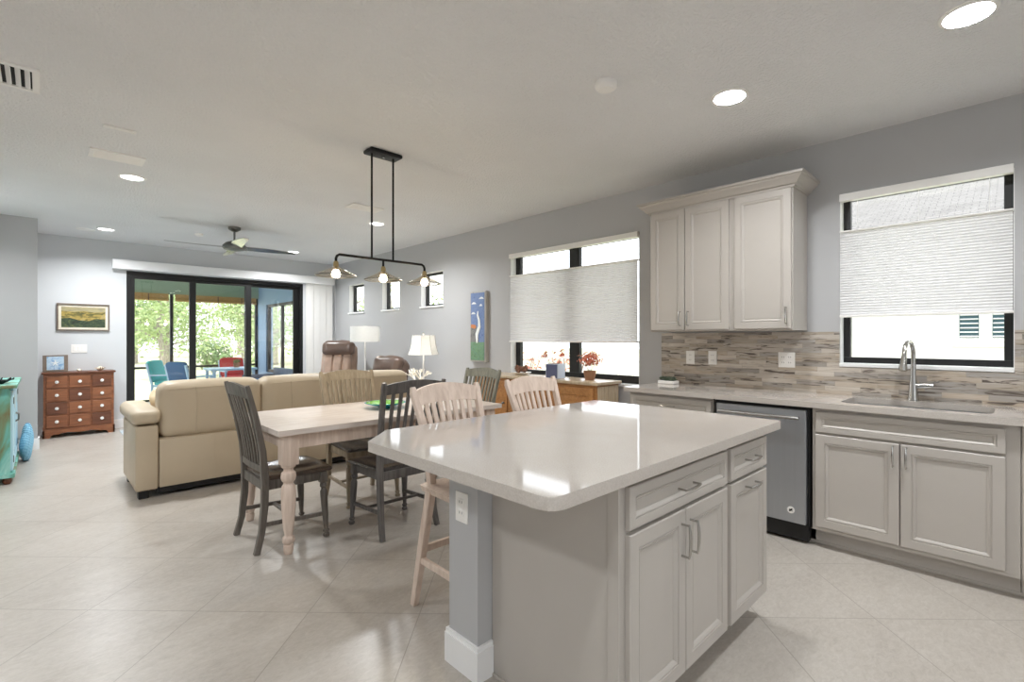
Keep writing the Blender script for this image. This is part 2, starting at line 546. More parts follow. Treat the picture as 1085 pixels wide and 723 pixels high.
        if bev:
            ed = [e for f in fs[:2] for e in f.edges]
            q = bmesh.ops.bevel(s.bm, geom=ed, offset=bev, segments=2, profile=.5, affect='EDGES')
            for f in q['faces']: f.material_index = s.cur
        return s
    def panel(s, x0, x1, z0, z1, t=.02, y=0, prof=None):
        """door / drawer face: slab from y (back) to y-t (front) with nested rings (inset, depth behind front)"""
        yf = y - t
        if prof is None: prof = PROF_DOOR
        def ring(i, yy): return [s.bm.verts.new((x, yy, z)) for x, z in ((x0 + i, z0 + i), (x1 - i, z0 + i), (x1 - i, z1 - i), (x0 + i, z1 - i))]
        rs = [ring(0, y), ring(0, yf + .003), ring(.003, yf)] + [ring(i, yf + d) for i, d in prof]
        f = s.bm.faces.new(list(reversed(rs[0]))); f.material_index = s.cur
        for a, b in zip(rs, rs[1:]):
            for j in range(4):
                f = s.bm.faces.new((a[j], a[(j + 1) % 4], b[(j + 1) % 4], b[j])); f.material_index = s.cur
        f = s.bm.faces.new(rs[-1]); f.material_index = s.cur
        return s
    def leaf(s, c, n, size, asp=.4, roll=0):
        n = n.normalized()
        a = n.cross(Vector((.3, .2, 1)));
        if a.length < 1e-3: a = Vector((1, 0, 0))
        a.normalize(); b = n.cross(a)
        a2 = a * math.cos(roll) + b * math.sin(roll); b2 = n.cross(a2)
        vs = [s.bm.verts.new(c + a2 * size * u + b2 * size * v) for u, v in ((-1, 0), (0, -asp), (1, 0), (0, asp))]
        f = s.bm.faces.new(vs); f.material_index = s.cur
        return s
    def build(s, name, mat=None, parent=None, smooth=18, loc=None, norm=True):
        if norm: bmesh.ops.recalc_face_normals(s.bm, faces=s.bm.faces[:])
        me = bpy.data.meshes.new(name)
        s.bm.to_mesh(me); s.bm.free()
        names = s.mats if (s.mats and mat is None) else [mat]
        for n_ in names: me.materials.append(M(n_))
        if smooth:
            me.shade_smooth()
            me.set_sharp_from_angle(angle=R(smooth))
        o = bpy.data.objects.new(name, me)
        COL.objects.link(o)
        if parent is not None: o.parent = parent
        if loc is not None: o.location = loc
        return o

PROF_DOOR = [(.048, 0), (.0495, .0045), (.053, .0045), (.056, .0015), (.060, .003), (.068, .0095), (.070, .012), (.073, .0105)]
PROF_DRAWER = [(.030, 0), (.0315, .0045), (.034, .0045), (.036, .0015), (.039, .003), (.046, .0095), (.048, .012), (.050, .0105)]

def thing(name, label, cat, loc=(0, 0, 0), rz=0, group=None):
    o = bpy.data.objects.new(name, None)
    COL.objects.link(o)
    o.empty_display_size = .1
    o.location = loc; o.rotation_euler = (0, 0, rz)
    o['label'] = label; o['category'] = cat
    if group: o['group'] = group
    return o
def tag(o, label, cat, group=None, kind=None):
    o['label'] = label; o['category'] = cat
    if group: o['group'] = group
    if kind: o['kind'] = kind
    return o
def struct(o):
    o['kind'] = 'structure'
    return o
def dup(root, loc, rz, label=None):
    """copy a thing with its parts and sub-parts"""
    def cp(o, parent):
        c = o.copy(); COL.objects.link(c)
        if parent is not None: c.parent = parent
        for ch in kids.get(o.name, []): cp(ch, c)
        return c
    kids = {}
    for o in list(COL.objects):
        if o.parent: kids.setdefault(o.parent.name, []).append(o)
    r = cp(root, None)
    r.location = loc; r.rotation_euler = (0, 0, rz)
    if label: r['label'] = label
    return r

# ================================================================== ROOM SHELL
def wall_mesh(axis, a, b, lo, hi, holes, mat, name, z1=CZ):
    """slab between a and b on `axis`, running lo..hi, with holes (u0,u1,z0,z1)"""
    mb = MB()
    us = sorted({lo, hi, *[h[0] for h in holes], *[h[1] for h in holes]})
    zs = sorted({0, z1, *[h[2] for h in holes], *[h[3] for h in holes]})
    for u0, u1 in zip(us, us[1:]):
        run = None
        segs = []
        for q0, q1 in zip(zs, zs[1:]):
            cu, cz = (u0 + u1) / 2, (q0 + q1) / 2
            solid = not any(h[0] < cu < h[1] and h[2] < cz < h[3] for h in holes)
            if solid:
                if segs and abs(segs[-1][1] - q0) < 1e-9: segs[-1][1] = q1
                else: segs.append([q0, q1])
        for q0, q1 in segs:
            if axis == 'x': mb.box(a, b, u0, u1, q0, q1)
            else: mb.box(u0, u1, a, b, q0, q1)
    bmesh.ops.remove_doubles(mb.bm, verts=mb.bm.verts, dist=1e-5)
    return struct(mb.build(name, mat, smooth=0))

KW = (.025, .896, 1.135, 2.315)           # kitchen window   (y0,y1,z0,z1)
DW = (2.525, 4.30, .865, 2.315)           # dining window
SW = [(5.69, 6.25, 1.79, 2.29), (6.86, 7.41, 1.79, 2.29), (8.05, 8.63, 1.79, 2.30)]
DOOR = (.913, 3.49, 0, 2.325)

struct(MB().box(LX - .2, WX + WT, BY - .2, FY + WT, -.1, 0).build('floor', 'floor', smooth=0))
struct(MB().box(LX - .2, WX + WT + .5, BY - .2, FY + WT, CZ, CZ + .12).build('ceiling', 'ceiling', smooth=0))
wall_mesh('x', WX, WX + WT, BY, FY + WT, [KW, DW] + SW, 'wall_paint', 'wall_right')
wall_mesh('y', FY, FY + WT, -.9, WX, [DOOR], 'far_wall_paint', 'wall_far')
wall_mesh('y', 8.1, 8.24, -.9, -.03, [], 'wall_paint', 'wall_stub')
wall_mesh('x', -.9, -.76, 5.9, 8.1, [], 'wall_paint', 'wall_left_far')
wall_mesh('y', 5.76, 5.9, LX, -.76, [], 'wall_paint', 'wall_left_return')
wall_mesh('x', -.9, -.76, 8.24, FY, [], 'far_wall_paint', 'wall_left_nook')
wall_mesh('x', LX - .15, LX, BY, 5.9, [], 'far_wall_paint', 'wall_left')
wall_mesh('y', BY - .15, BY, LX, WX, [(-1.6, .6, .9, 2.3)], 'far_wall_paint', 'wall_back')  # opening behind the camera added to let sky light in

def baseboard(name, poly_boxes):
    mb = MB()
    for (x0, x1, y0, y1) in poly_boxes:
        mb.box(x0, x1, y0, y1, 0, .115)
        dx, dy = (x1 - x0), (y1 - y0)
        if dx > dy: mb.box(x0, x1, y0 + dy * .2, y1, .115, .132)
        else: mb.box(x0 + dx * .3, x1, y0, y1, .115, .132)
    return struct(mb.build(name, 'white_trim', smooth=0))
baseboard('baseboard_far', [(-.76, .90, FY - .016, FY), (3.50, WX, FY - .016, FY)])
baseboard('baseboard_stub', [(-.76, -.03, 8.084, 8.1), (-.03, -.014, 8.084, 8.24)])
baseboard('baseboard_right', [(WX - .016, WX, 2.3, FY - .02)])

# sliding glass door, three panels
def window_unit(name, axis_x, y0, y1, z0, z1, mull=(), fw=.055, sill=True, dep=.05, sillw=.0, tw=None, rw=None):
    tw = fw if tw is None else tw; rw = fw if rw is None else rw
    o = thing(name, '', '', (axis_x, 0, 0))
    del o['label'], o['category']
    struct(o)
    a, b = .085, .085 + dep
    fr = MB()
    fr.box(a, b, y0, y1, z0, z0 + fw, .003); fr.box(a, b, y0, y1, z1 - tw, z1, .003)
    fr.box(a, b, y0, y0 + rw, z0 + fw, z1 - tw, .003); fr.box(a, b, y1 - fw, y1, z0 + fw, z1 - tw, .003)
    for (m0, m1) in mull: fr.box(a, b, m0, m1, z0 + fw, z1 - tw, .003)
    fr.build('window_frame', 'black_frame', o, smooth=0)
    ed = [y0 + rw] + [v for m in mull for v in m] + [y1 - fw]
    for i in range(0, len(ed), 2):
        MB().box(a + .02, a + .026, ed[i], ed[i + 1], z0 + fw, z1 - tw).build('window_pane', 'window_glass', o, smooth=0)
    MB().box(.001, a, y1 - .004, y1, z0, z1).box(.001, a, y0, y0 + .004, z0, z1).box(.001, a, y0, y1, z1 - .004, z1).build('jamb_liner', 'white_trim', o, smooth=0)
    if sill:
        MB().box(-.02, a, y0 - sillw, y1 + sillw, z0 - .022, z0 + .004, .003).build('window_sill', 'white_trim', o)
    return o
window_unit('window_1', WX, *KW, fw=.045, tw=.012)
window_unit('window_2', WX, *DW, mull=[(3.315, 3.455)], fw=.08, tw=.012, rw=.03)
for i, q in enumerate(SW): window_unit('window_%d' % (i + 3), WX, *q, fw=.035, sillw=.02)

d = thing('door_1', '', '', (0, FY, 0)); del d['label'], d['category']; struct(d)
fr = MB()
x0, x1, _, zt = DOOR
fr.box(x0, x1, .0, .15, zt - .055, zt, .002); fr.box(x0, x0 + .05, .0, .15, 0, zt - .055, .002); fr.box(x1 - .05, x1, 0, .15, 0, zt - .055, .002)
fr.box(x0, x1, 0, .15, 0, .02)
fr.build('door_frame', 'black_frame', d, smooth=0)
px = [(x0 + .05, 1.80, .01), (1.715, 2.63, .05), (2.535, x1 - .05, .09)]
for (a, b, yy) in px:
    p = MB()
    p.box(a, b, yy, yy + .035, zt - .11, zt - .055, .002); p.box(a, b, yy, yy + .035, .02, .11, .002)
    p.box(a, a + .05, yy, yy + .035, .11, zt - .11, .002); p.box(b - .09, b, yy, yy + .035, .11, zt - .11, .002)
    q = p.build('door_panel', 'black_frame', d, smooth=0)
    MB().box(a + .05, b - .09, yy + .014, yy + .02, .11, zt - .11).build('door_glass', 'window_glass', q, smooth=0)
MB().tube([(3.40, -.0, .95), (3.40, -.04, .97), (3.40, -.04, 1.13), (3.40, 0, 1.15)], .009).build('door_handle', 'black_metal', d)

# valance above the door and the stacked vertical blind
t = thing('vertical_blind', 'white vertical blind stacked right of the sliding door under its long white valance', 'blind', (0, FY, 0))
MB().box(.745, 4.04, -.12, -.005, 2.335, 2.47, .004).build('valance', 'white_trim', t)
for i in range(4):
    xx = 3.545 + i * .122
    MB().box(xx, xx + .118, -.045 - .008 * (i % 2), -.041 - .008 * (i % 2), .03, 2.335).build('vane', 'white_plastic', t, smooth=0)
MB().box(3.54, 4.03, -.012, -.006, .03, 2.335).build('backing_vane', 'white_plastic', t, smooth=0)

# ================================================================== CEILING FITTINGS
def can_light(x, y, label, r=.085, power=CAN_POWER, seen=True):
    t = thing('recessed_light', label, 'ceiling light', (x, y, CZ), group='recessed ceiling lights')
    MB().lathe([(r + .018, 0), (r + .016, -.006), (r, -.008), (r - .006, -.002), (r - .006, 0)], seg=32).build('trim_ring', 'white_plastic', t)
    MB().lathe([(0, -.0035), (r - .006, -.0035), (r - .006, -.001), (0, -.001)], seg=32).build('lens', 'led', t)
    ld = bpy.data.lights.new('can', 'AREA'); ld.shape = 'DISK'; ld.size = r * 2; ld.energy = power; ld.color = (.955, .98, 1.0); ld.spread = R(150)
    lo = bpy.data.objects.new('light_source', ld); COL.objects.link(lo); lo.parent = t; lo.location = (0, 0, -.012)
    lo.visible_camera = True
can_light(2.935, .16, 'round recessed light in the ceiling above the sink, top right corner of the photo', power=CAN_POWER * .88)
can_light(2.925, 1.19, 'round recessed light in the ceiling in front of the wall cabinets', power=CAN_POWER * .85)
can_light(.581, 5.455, 'round recessed light right beside the long white ceiling register', power=CAN_POWER * 1.7)
can_light(.607, 8.271, 'round recessed light nearest the far wall above the landscape picture', power=CAN_POWER * 1.7)
can_light(3.0, 5.537, 'round recessed light seen just behind the rods of the pendant fixture', power=CAN_POWER * 1.7)
can_light(2.985, 8.29, 'round recessed light at the tip of the ceiling fan blade', power=CAN_POWER * 1.7)
for (x, y, q) in ((.6, .2, .6), (.6, -1.6, .6), (-1.4, -1.6, .6), (-1.4, .8, .8), (-1.3, 3.4, 1.6), (-.42, 6.9, 1.1), (2.9, -1.6, .6)):  # unseen ceiling lamps added to brighten the room and the stub wall
    can_light(x, y, 'added recessed light out of view at the left or rear, put in to brighten the room', power=CAN_POWER * q)

def disc(x, y, r, h, label, cat, name):
    t = thing(name, label, cat, (x, y, CZ))
    MB().lathe([(0, 0), (r, 0), (r, -h * .5), (r * .93, -h * .8), (r * .8, -h)], seg=32).build('housing', 'white_plastic', t)
    MB().lathe([(0, -h), (r * .7, -h), (r * .66, -h - .004), (0, -h - .005)], seg=32).build('cover', 'white_plastic', t)
disc(2.276, 1.608, .062, .035, 'small white smoke detector on the ceiling left of the kitchen recessed lights', 'smoke detector', 'smoke_detector')
disc(.42, 8.45, .10, .008, 'flat round white speaker cover in the ceiling beside the light near the far wall', 'speaker', 'ceiling_speaker')
disc(1.55, 7.75, .05, .03, 'small white round detector on the ceiling behind the left fan blade', 'smoke detector', 'smoke_detector')

def register(x0, x1, y0, y1, label, n, along='y', dark=True):
    t = thing('ceiling_vent', label, 'vent', ((x0 + x1) / 2, (y0 + y1) / 2, CZ), group='ceiling vents')
    hx, hy = (x1 - x0) / 2, (y1 - y0) / 2
    b = .03
    f = MB()
    f.box(-hx, hx, -hy, -hy + b, -.012, 0, .002); f.box(-hx, hx, hy - b, hy, -.012, 0, .002)
    f.box(-hx, -hx + b, -hy + b, hy - b, -.012, 0, .002); f.box(hx - b, hx, -hy + b, hy - b, -.012, 0, .002)
    f.build('vent_frame', 'white_plastic', t)
    MB().box(-hx + b, hx - b, -hy + b, hy - b, -.002, -.0005).build('vent_duct', 'dark_void' if dark else 'white_plastic', t, smooth=0)
    l = MB()
    for i in range(n):
        if along == 'y':
            c = -hx + b + (2 * hx - 2 * b) * (i + .5) / n; ww = (2 * hx - 2 * b) / n * .3
            l.prism([(c - ww, -.003), (c - ww + .004, -.003), (c + ww, -.014), (c + ww - .004, -.014)], 'y', -hy + b, hy - b)
        else:
            c = -hy + b + (2 * hy - 2 * b) * (i + .5) / n; ww = (2 * hy - 2 * b) / n * .42
            l.prism([(c - ww, -.003), (c - ww + .004, -.003), (c + ww, -.014), (c + ww - .004, -.014)], 'x', -hx + b, hx - b)
    l.build('louvers', 'white_plastic', t, smooth=0)
register(-.36, -.005, 3.62, 3.95, 'square ceiling vent with dark slots at the upper left edge of the photo', 8)
register(.26, .60, 4.80, 5.02, 'white ceiling register with fine louvers beside the recessed light, living side', 7, 'x', False)
register(2.36, 2.72, 4.86, 5.06, 'ceiling register seen behind the pendant rods', 7, 'x')
t = thing('access_sensor', 'slim white strip fitting on the ceiling in front of the long register', 'sensor', (.385, 4.243, CZ))
MB().box(-.09, .09, -.02, .02, -.012, 0, .004).build('housing', 'white_plastic', t)
MB().cyl((.07, 0, -.012), (.07, 0, -.018), .008).build('lens', 'white_plastic', t)

# ceiling fan
t = thing('ceiling_fan', 'brushed grey four-blade ceiling fan on a short rod above the sofa', 'ceiling fan', (1.79, 7.0, CZ), R(10))
MB().lathe([(0, 0), (.075, 0), (.07, -.03), (.03, -.055), (0, -.055)]).build('canopy', 'bronze', t)
MB().cyl((0, 0, -.05), (0, 0, -.20), .012).build('downrod', 'bronze', t)
MB().lathe([(0, -.17), (.04, -.175), (.10, -.20), (.135, -.235), (.14, -.26), (.12, -.285), (.06, -.30), (0, -.303)], seg=32).build('motor_housing', 'bronze', t)
for k_ in range(4):
    a = R(-5) + k_ * PI / 2 - R(10)
    mt = Matrix.Rotation(a, 4, 'Z')
    b = MB()
    top, n = [], 10
    L0, L1 = .12, .74
    rows = []
    for i in range(n + 1):
        u = i / n
        r_ = L0 + (L1 - L0) * u
        hw = .058 + .012 * math.sin(u * PI) - .03 * u ** 2
        tw = -R(14 - 5 * u)
        off = -.02 * math.sin(u * PI)
        row = []
        for sgn in (-1, -.33, .33, 1):
            y = sgn * hw
            p = Vector((r_, off + y * math.cos(tw), -.262 + y * math.sin(tw)))
            row.append((mt @ p, mt @ (p + Vector((0, 0, .007)))))
        rows.append(row)
    vv = [[(b.bm.verts.new(lo), b.bm.verts.new(hi)) for lo, hi in r_] for r_ in rows]
    for i in range(n):
        for j in range(3):
            b.bm.faces.new((vv[i][j][0], vv[i][j + 1][0], vv[i + 1][j + 1][0], vv[i + 1][j][0]))
            b.bm.faces.new((vv[i][j][1], vv[i + 1][j][1], vv[i + 1][j + 1][1], vv[i][j + 1][1]))
        for j in (0, 3):
            b.bm.faces.new((vv[i][j][0], vv[i + 1][j][0], vv[i + 1][j][1], vv[i][j][1]))
    for i in (0, n):
        for j in range(3):
            b.bm.faces.new((vv[i][j][0], vv[i][j + 1][0], vv[i][j + 1][1], vv[i][j][1]))
    b.build('blade', 'blade_grey' if 'blade_grey' in MATS else 'nickel', t)

# pendant fixture
PX, PY = 1.897, 3.40
t = thing('pendant_light', 'black linear pendant with three clear glass cone shades above the dining table', 'pendant light', (PX, PY, CZ))
c = MB().box(-.135, .135, -.065, .065, -.03, 0, .012, 3).build('canopy', 'black_metal', t)
MB().cyl((0, 0, -.03), (0, 0, -.038), .012).build('screw_cap', 'nickel', c)
for xx in (-.096, .085): MB().cyl((xx, 0, -.03), (xx, 0, -.825), .0075).build('rod', 'black_metal', t)
zb = 1.918 - CZ
arc = [(-.375, 0, zb - .055), (-.375, 0, zb - .03), (-.368, 0, zb - .012), (-.35, 0, zb)]
MB().tube(arc + [(-x, y, z) for x, y, z in reversed(arc)], .0095, 12).build('bar', 'black_metal', t)
MB().cyl((0, 0, zb), (0, 0, zb - .055), .0085).build('stem', 'black_metal', t)
for xx in (-.375, 0, .375):
    zs = zb - .055
    MB().lathe([(0, .004), (.014, .004), (.018, -.006), (.020, -.04), (.026, -.045), (.026, -.055), (0, -.055)], (xx, 0, zs)).build('socket', 'brass', t)
    g = MB()
    pr = [(.028, -.035), (.045, -.048), (.135, -.092), (.142, -.098), (.1395, -.0995), (.132, -.095), (.043, -.052), (.026, -.038)]
    g.lathe(pr + [pr[0]], (xx, 0, zs), 40, close=False)
    sh = g.build('glass_shade', 'clear_glass', t, smooth=50)
    rm = MB(); rm.tube([(xx + .141 * math.cos(q), .141 * math.sin(q), zs - .099) for q in [2 * PI * i / 40 for i in range(41)]], .0032, 6, False)
    rm.build('shade_rim', 'bronze', sh)
    MB().lathe([(.010, -.045), (.012, -.052), (.024, -.066), (.031, -.084), (.028, -.102), (.014, -.114), (0, -.116)], (xx, 0, zs), 20).build('bulb', 'bulb', t)
    ld = bpy.data.lights.new('pendant', 'POINT'); ld.energy = 6; ld.color = (1, .84, .62); ld.shadow_soft_size = .035
    lo = bpy.data.objects.new('light_source', ld); COL.objects.link(lo); lo.parent = t; lo.location = (xx, 0, zs - .18)

# ================================================================== KITCHEN
def pull(length=.11, r=.0045, horiz=False, stand=.028):
    """arched bar pull centred at the origin; returns MB in door space (front is -y)"""
    mb = MB()
    pts = []
    n = 12
    for i in range(n + 1):
        u = -1 + 2 * i / n
        dy = -stand - .006 * (1 - u * u)
        a = u * length / 2
        pts.append((a, dy, 0) if horiz else (0, dy, a))
    mb.tube(pts, [r * (.75 + .55 * (1 - (-1 + 2 * i / n) ** 2)) for i in range(n + 1)], 8)
    for sg in (-1, 1):
        a = sg * length / 2 * .93
        p = (a, 0, 0) if horiz else (0, 0, a)
        q = (a, -stand - .002, 0) if horiz else (0, -stand - .002, a)
        mb.cyl(p, q, r * 1.05, r * .9, 8)
    return mb

def cabinet(name, label, loc, rz, w_, d_, z0, z1, fronts, toe=True, group=None, split_end=False, toe_h=.105):
    t = thing(name, label, 'cabinet', loc, rz, group)
    b = MB()
    b.box(0, w_, .001, .019, z0, z1); b.box(0, .018, .019, d_, z0, z1); b.box(w_ - .018, w_, .019, d_, z0, z1)
    b.box(.018, w_ - .018, d_ - .012, d_, z0, z1); b.box(.018, w_ - .018, .019, d_ - .012, z0, z0 + .018)
    if not toe: b.box(.018, w_ - .018, .019, d_ - .012, z1 - .018, z1)
    b.build('carcass', 'cabinet_paint', t, smooth=0)
    if toe:
        MB().box(0, w_, .075, d_, 0, z0).build('toe_kick', 'cabinet_paint', t, smooth=0)
    for f in fronts:
        kind, xa, xb, za, zb_, hnd = f
        o = MB().panel(xa, xb, za, zb_, prof=PROF_DOOR if kind == 'door' else PROF_DRAWER).build(kind, 'cabinet_paint', t, smooth=25)
        if hnd:
            hx, hz, hor = hnd
            h = pull(.12 if not hor else .12, horiz=hor).build('handle', 'nickel', o)
            h.location = (hx, -.02, hz)
    return t

# island (fronts face the camera side, -y)
IX0, IX1 = 1.29, 2.475
ISL = cabinet('base_cabinet', 'wide greige island cabinet with one drawer over two doors', (IX0, .85, 0), 0, .75, .584, .108, .874,
        [('drawer', .013, .731, .718, .852, (.372, .785, True)),
         ('door', .013, .369, .12, .703, (.340, .60, False)), ('door', .375, .731, .12, .703, (.404, .60, False))])
cabinet('base_cabinet', 'narrow greige island cabinet with one drawer over a single pull-out door', (IX0 + .752, .85, 0), 0, .433, .584, .108, .874,
        [('drawer', .017, .424, .718, .852, (.22, .785, True)), ('door', .017, .424, .12, .703, (.22, .668, True))])
b = MB().box(-.018, -.001, 0, .583, 0, .874, .001)
b.box(-.022, -.018, 0, .04, 0, .874, .001); b.box(-.028, -.018, .04, .583, 0, .012, .003)
b.build('end_panel', 'cabinet_paint', ISL)
kw = struct(MB().box(1.2, 2.475, 1.436, 1.615, 0, .874).build('wall_island', 'wall_paint', smooth=0))
bb = MB()
bb.box(1.186, 1.2, 1.422, 1.63, 0, .118); bb.box(1.19, 1.2, 1.426, 1.626, .118, .135)
bb.box(1.2, 1.27, 1.422, 1.436, 0, .118); bb.box(1.2, 1.27, 1.426, 1.436, .118, .135)
bb.box(1.2, 2.475, 1.615, 1.63, 0, .118); bb.box(1.2, 2.475, 1.615, 1.626, .118, .135)
struct(bb.build('baseboard_island', 'white_trim', smooth=0))

def outlet(label, loc, rz, w_=.072, h_=.118, gangs=1, kind='outlet'):
    t = thing('wall_outlet' if kind == 'outlet' else 'light_switch', label, kind, loc, rz)
    MB().box(-w_ / 2, w_ / 2, -.006, 0, -h_ / 2, h_ / 2, .002).build('cover_plate', 'white_plastic', t)
    for g in range(gangs):
        cx = (g - (gangs - 1) / 2) * .046
        if kind == 'outlet':
            for zz in (-.021, .021):
                r = MB().box(cx - .016, cx + .016, -.009, -.006, zz - .014, zz + .014, .003).build('receptacle', 'white_plastic', t)
                s_ = MB()
                s_.box(cx - .008, cx - .006, -.0095, -.009, zz - .004, zz + .006); s_.box(cx + .006, cx + .008, -.0095, -.009, zz - .004, zz + .006)
                s_.build('slots', 'dark_void', r, smooth=0)
        else:
            MB().box(cx - .016, cx + .016, -.010, -.006, -.033, .033, .002).build('rocker', 'white_plastic', t)
outlet('white outlet on the end of the short grey island wall', (1.2, 1.53, .645), -PI / 2, .075, .118)

def slab(name, pts, z0, z1, mat, label, cat, holes=None, corner=0):
    pass

def poly_round(pts, rad, n=5):
    out = []
    m = len(pts)
    for i, (p, r) in enumerate(zip(pts, rad)):
        if r <= 0: out.append(p); continue
        a, b, c = Vector(pts[i - 1]), Vector(p), Vector(pts[(i + 1) % m])
        u, v = (a - b).normalized(), (c - b).normalized()
        ang = u.angle(v)
        d_ = r / math.tan(ang / 2)
        p0, p1 = b + u * d_, b + v * d_
        for k_ in range(n + 1):
            s_ = k_ / n
            q = p0 * (1 - s_) ** 2 + b * 2 * s_ * (1 - s_) + p1 * s_ ** 2
            out.append((q.x, q.y))
    return out
pts = poly_round([(.907, .803), (2.586, .803), (2.586, 1.912), (1.08, 1.912), (.907, 1.745)], [.05, .02, .03, .02, .02])
t = MB().prism(pts, 'z', .876, .914, .003).build('countertop', 'quartz')
tag(t, 'large pale quartz top of the kitchen island with clipped corners', 'countertop')

# right run: fronts face -x
XF = 3.525
def run_loc(y): return (XF, y, 0)
RZ = -PI / 2
cabinet('base_cabinet', 'greige sink base cabinet with false drawer over two doors under the window', run_loc(.915), RZ, .915, .585, .108, .876,
        [('drawer', .02, .863, .727, .853, None), ('door', .02, .4365, .135, .712, (.41, .64, False)), ('door', .4425, .863, .135, .712, (.47, .64, False))])
cabinet('base_cabinet', 'greige base cabinet between dishwasher and end of the counter, mostly behind the island', run_loc(2.25), RZ, .70, .585, .108, .876,
        [('drawer', .02, .69, .727, .853, (.35, .79, True)), ('door', .02, .347, .135, .712, (.32, .64, False)), ('door', .353, .69, .135, .712, (.38, .64, False))])
t = thing('base_cabinet', 'plain greige corner filler cabinet at the right edge of the photo', 'cabinet', run_loc(-.003), RZ)
MB().box(0, 1.3, .001, .585, .108, .876).build('carcass', 'cabinet_paint', t, smooth=0)
MB().box(0, 1.3, .075, .585, 0, .108).build('toe_kick', 'cabinet_paint', t, smooth=0)
b = MB()
for i in range(10): b.box(.004 + i * .05, .048 + i * .05, -.006, .001, .108, .876, .001)
b.build('grooved_board', 'cabinet_paint', t)
t = MB().box(XF + .069, XF + .0745, -1.3, 2.25, 0, .018, .002).build('kick_moulding', 'cabinet_paint')
tag(t, 'long thin greige moulding along the floor under the sink cabinets', 'moulding')

# dishwasher
t = thing('dishwasher', 'stainless steel dishwasher with bar handle left of the sink cabinet', 'dishwasher', run_loc(1.545), RZ)
MB().box(.012, .618, .0, .58, .1, .872).build('tub', 'black_plastic', t, smooth=0)
MB().box(.03, .60, -.032, 0, .125, .853, .004).build('door', 'dishwasher_steel', t)
MB().box(.02, .61, -.012, .04, .02, .122).build('kick_plate', 'black_plastic', t, smooth=0)
hb = MB(); hb.cyl((.06, -.07, .805), (.57, -.07, .805), .011, seg=14)
h = hb.build('handle', 'nickel', t)
for xx in (.075, .555): MB().box(xx - .01, xx + .01, -.07, -.03, .797, .813, .003).build('handle_bracket', 'nickel', h)
o = MB().lathe([(0, 0), (.022, 0), (.022, .002), (0, .002)], (0, 0, 0), 24, Matrix.Translation((.515, -.032, .205)) @ Matrix.Rotation(R(90), 4, 'X')).build('badge', 'white_plastic', t)
e_ = MB()
mt = Matrix.Translation((.515, -.0342, .205))
e_.prism([(-.012, -.008), (-.006, .010), (-.002, .004), (.004, .011), (.013, .006), (.006, .001), (.012, -.008), (.002, -.003), (-.004, -.010)], 'y', -.001, 0, mtx=mt)
e_.build('emblem', 'dark_void', o, smooth=0)

# countertop with sink cut-out
SX0, SX1, SY0, SY1 = 3.60, 3.985, .10, .79
c = MB()
def ring_slab(mb, outer, inner, z0, z1):
    vo = [[mb.bm.verts.new((x, y, z)) for x, y in outer] for z in (z0, z1)]
    vi = [[mb.bm.verts.new((x, y, z)) for x, y in inner] for z in (z0, z1)]
    n, m = len(outer), len(inner)
    for i in range(n): mb.bm.faces.new((vo[0][i], vo[0][(i + 1) % n], vo[1][(i + 1) % n], vo[1][i]))
    for i in range(m): mb.bm.faces.new((vi[0][i], vi[1][i], vi[1][(i + 1) % m], vi[0][(i + 1) % m]))
    for k_ in (0, 1):
        ed = []
        for ring in (vo[k_], vi[k_]):
            for i in range(len(ring)):
                ed.append(mb.bm.edges.get((ring[i], ring[(i + 1) % len(ring)])))
        bmesh.ops.triangle_fill(mb.bm, use_beauty=True, edges=ed)
outer = [(3.483, -1.3), (WX, -1.3), (WX, 2.285), (3.483, 2.285)]
inner = poly_round([(SX0, SY0), (SX1, SY0), (SX1, SY1), (SX0, SY1)], [.06] * 4)
ring_slab(c, outer, inner, .878, .914)
t = c.build('countertop', 'quartz', smooth=20)
tag(t, 'long pale quartz countertop along the window wall with the sink', 'countertop')
t = thing('kitchen_sink', 'stainless undermount kitchen sink below the window', 'sink', (0, 0, 0))
b = MB()
o_ = poly_round([(SX0 - .01, SY0 - .01), (SX1 + .01, SY0 - .01), (SX1 + .01, SY1 + .01), (SX0 - .01, SY1 + .01)], [.06] * 4)
i_ = poly_round([(SX0 + .02, SY0 + .02), (SX1 - .02, SY0 + .02), (SX1 - .02, SY1 - .02), (SX0 + .02, SY1 - .02)], [.06] * 4)
va = [b.bm.verts.new((x, y, .8775)) for x, y in o_]; vb = [b.bm.verts.new((x, y, .70)) for x, y in i_]
for i in range(len(va)): b.bm.faces.new((va[i], va[(i + 1) % len(va)], vb[(i + 1) % len(va)], vb[i]))
b.bm.faces.new(vb)
b.build('basin', 'steel', t, norm=False)
MB().lathe([(0, 0), (.035, 0), (.04, .003), (.03, .006), (0, .004)], ((SX0 + SX1) / 2, .45, .70)).build('drain', 'nickel', t)

t = thing('kitchen_faucet', 'brushed nickel gooseneck faucet behind the sink', 'faucet', (4.035, .478, .914))
MB().lathe([(0, 0), (.030, 0), (.030, .006), (.027, .02), (.022, .09), (.0155, .16), (.0135, .24)], seg=24).build('body', 'nickel', t)
gp = [(0, 0, .235)]
for i in range(13):
    a = PI * i / 12
    gp.append((-.085 + .085 * math.cos(a), .012 * (1 - math.cos(a)), .295 + .085 * math.sin(a)))
gp.append((-.172, .025, .28))
MB().tube(gp, .0125, 14).build('gooseneck', 'nickel', t)
MB().tube([(-.172, .025, .29), (-.176, .026, .255), (-.182, .028, .21), (-.185, .028, .198)], [.014, .016, .023, .021], 18).build('spray_head', 'nickel', t)
lv = MB(); lv.cyl((0, -.012, .095), (0, -.065, .100), .019, .019, 18).cyl((0, -.066, .100), (0, -.098, .102), .017, .014, 18)
lv.tube([(0, -.085, .112), (-.008, -.105, .124), (-.02, -.125, .130)], [.006, .005, .006], 8)
lv.build('lever', 'nickel', t)

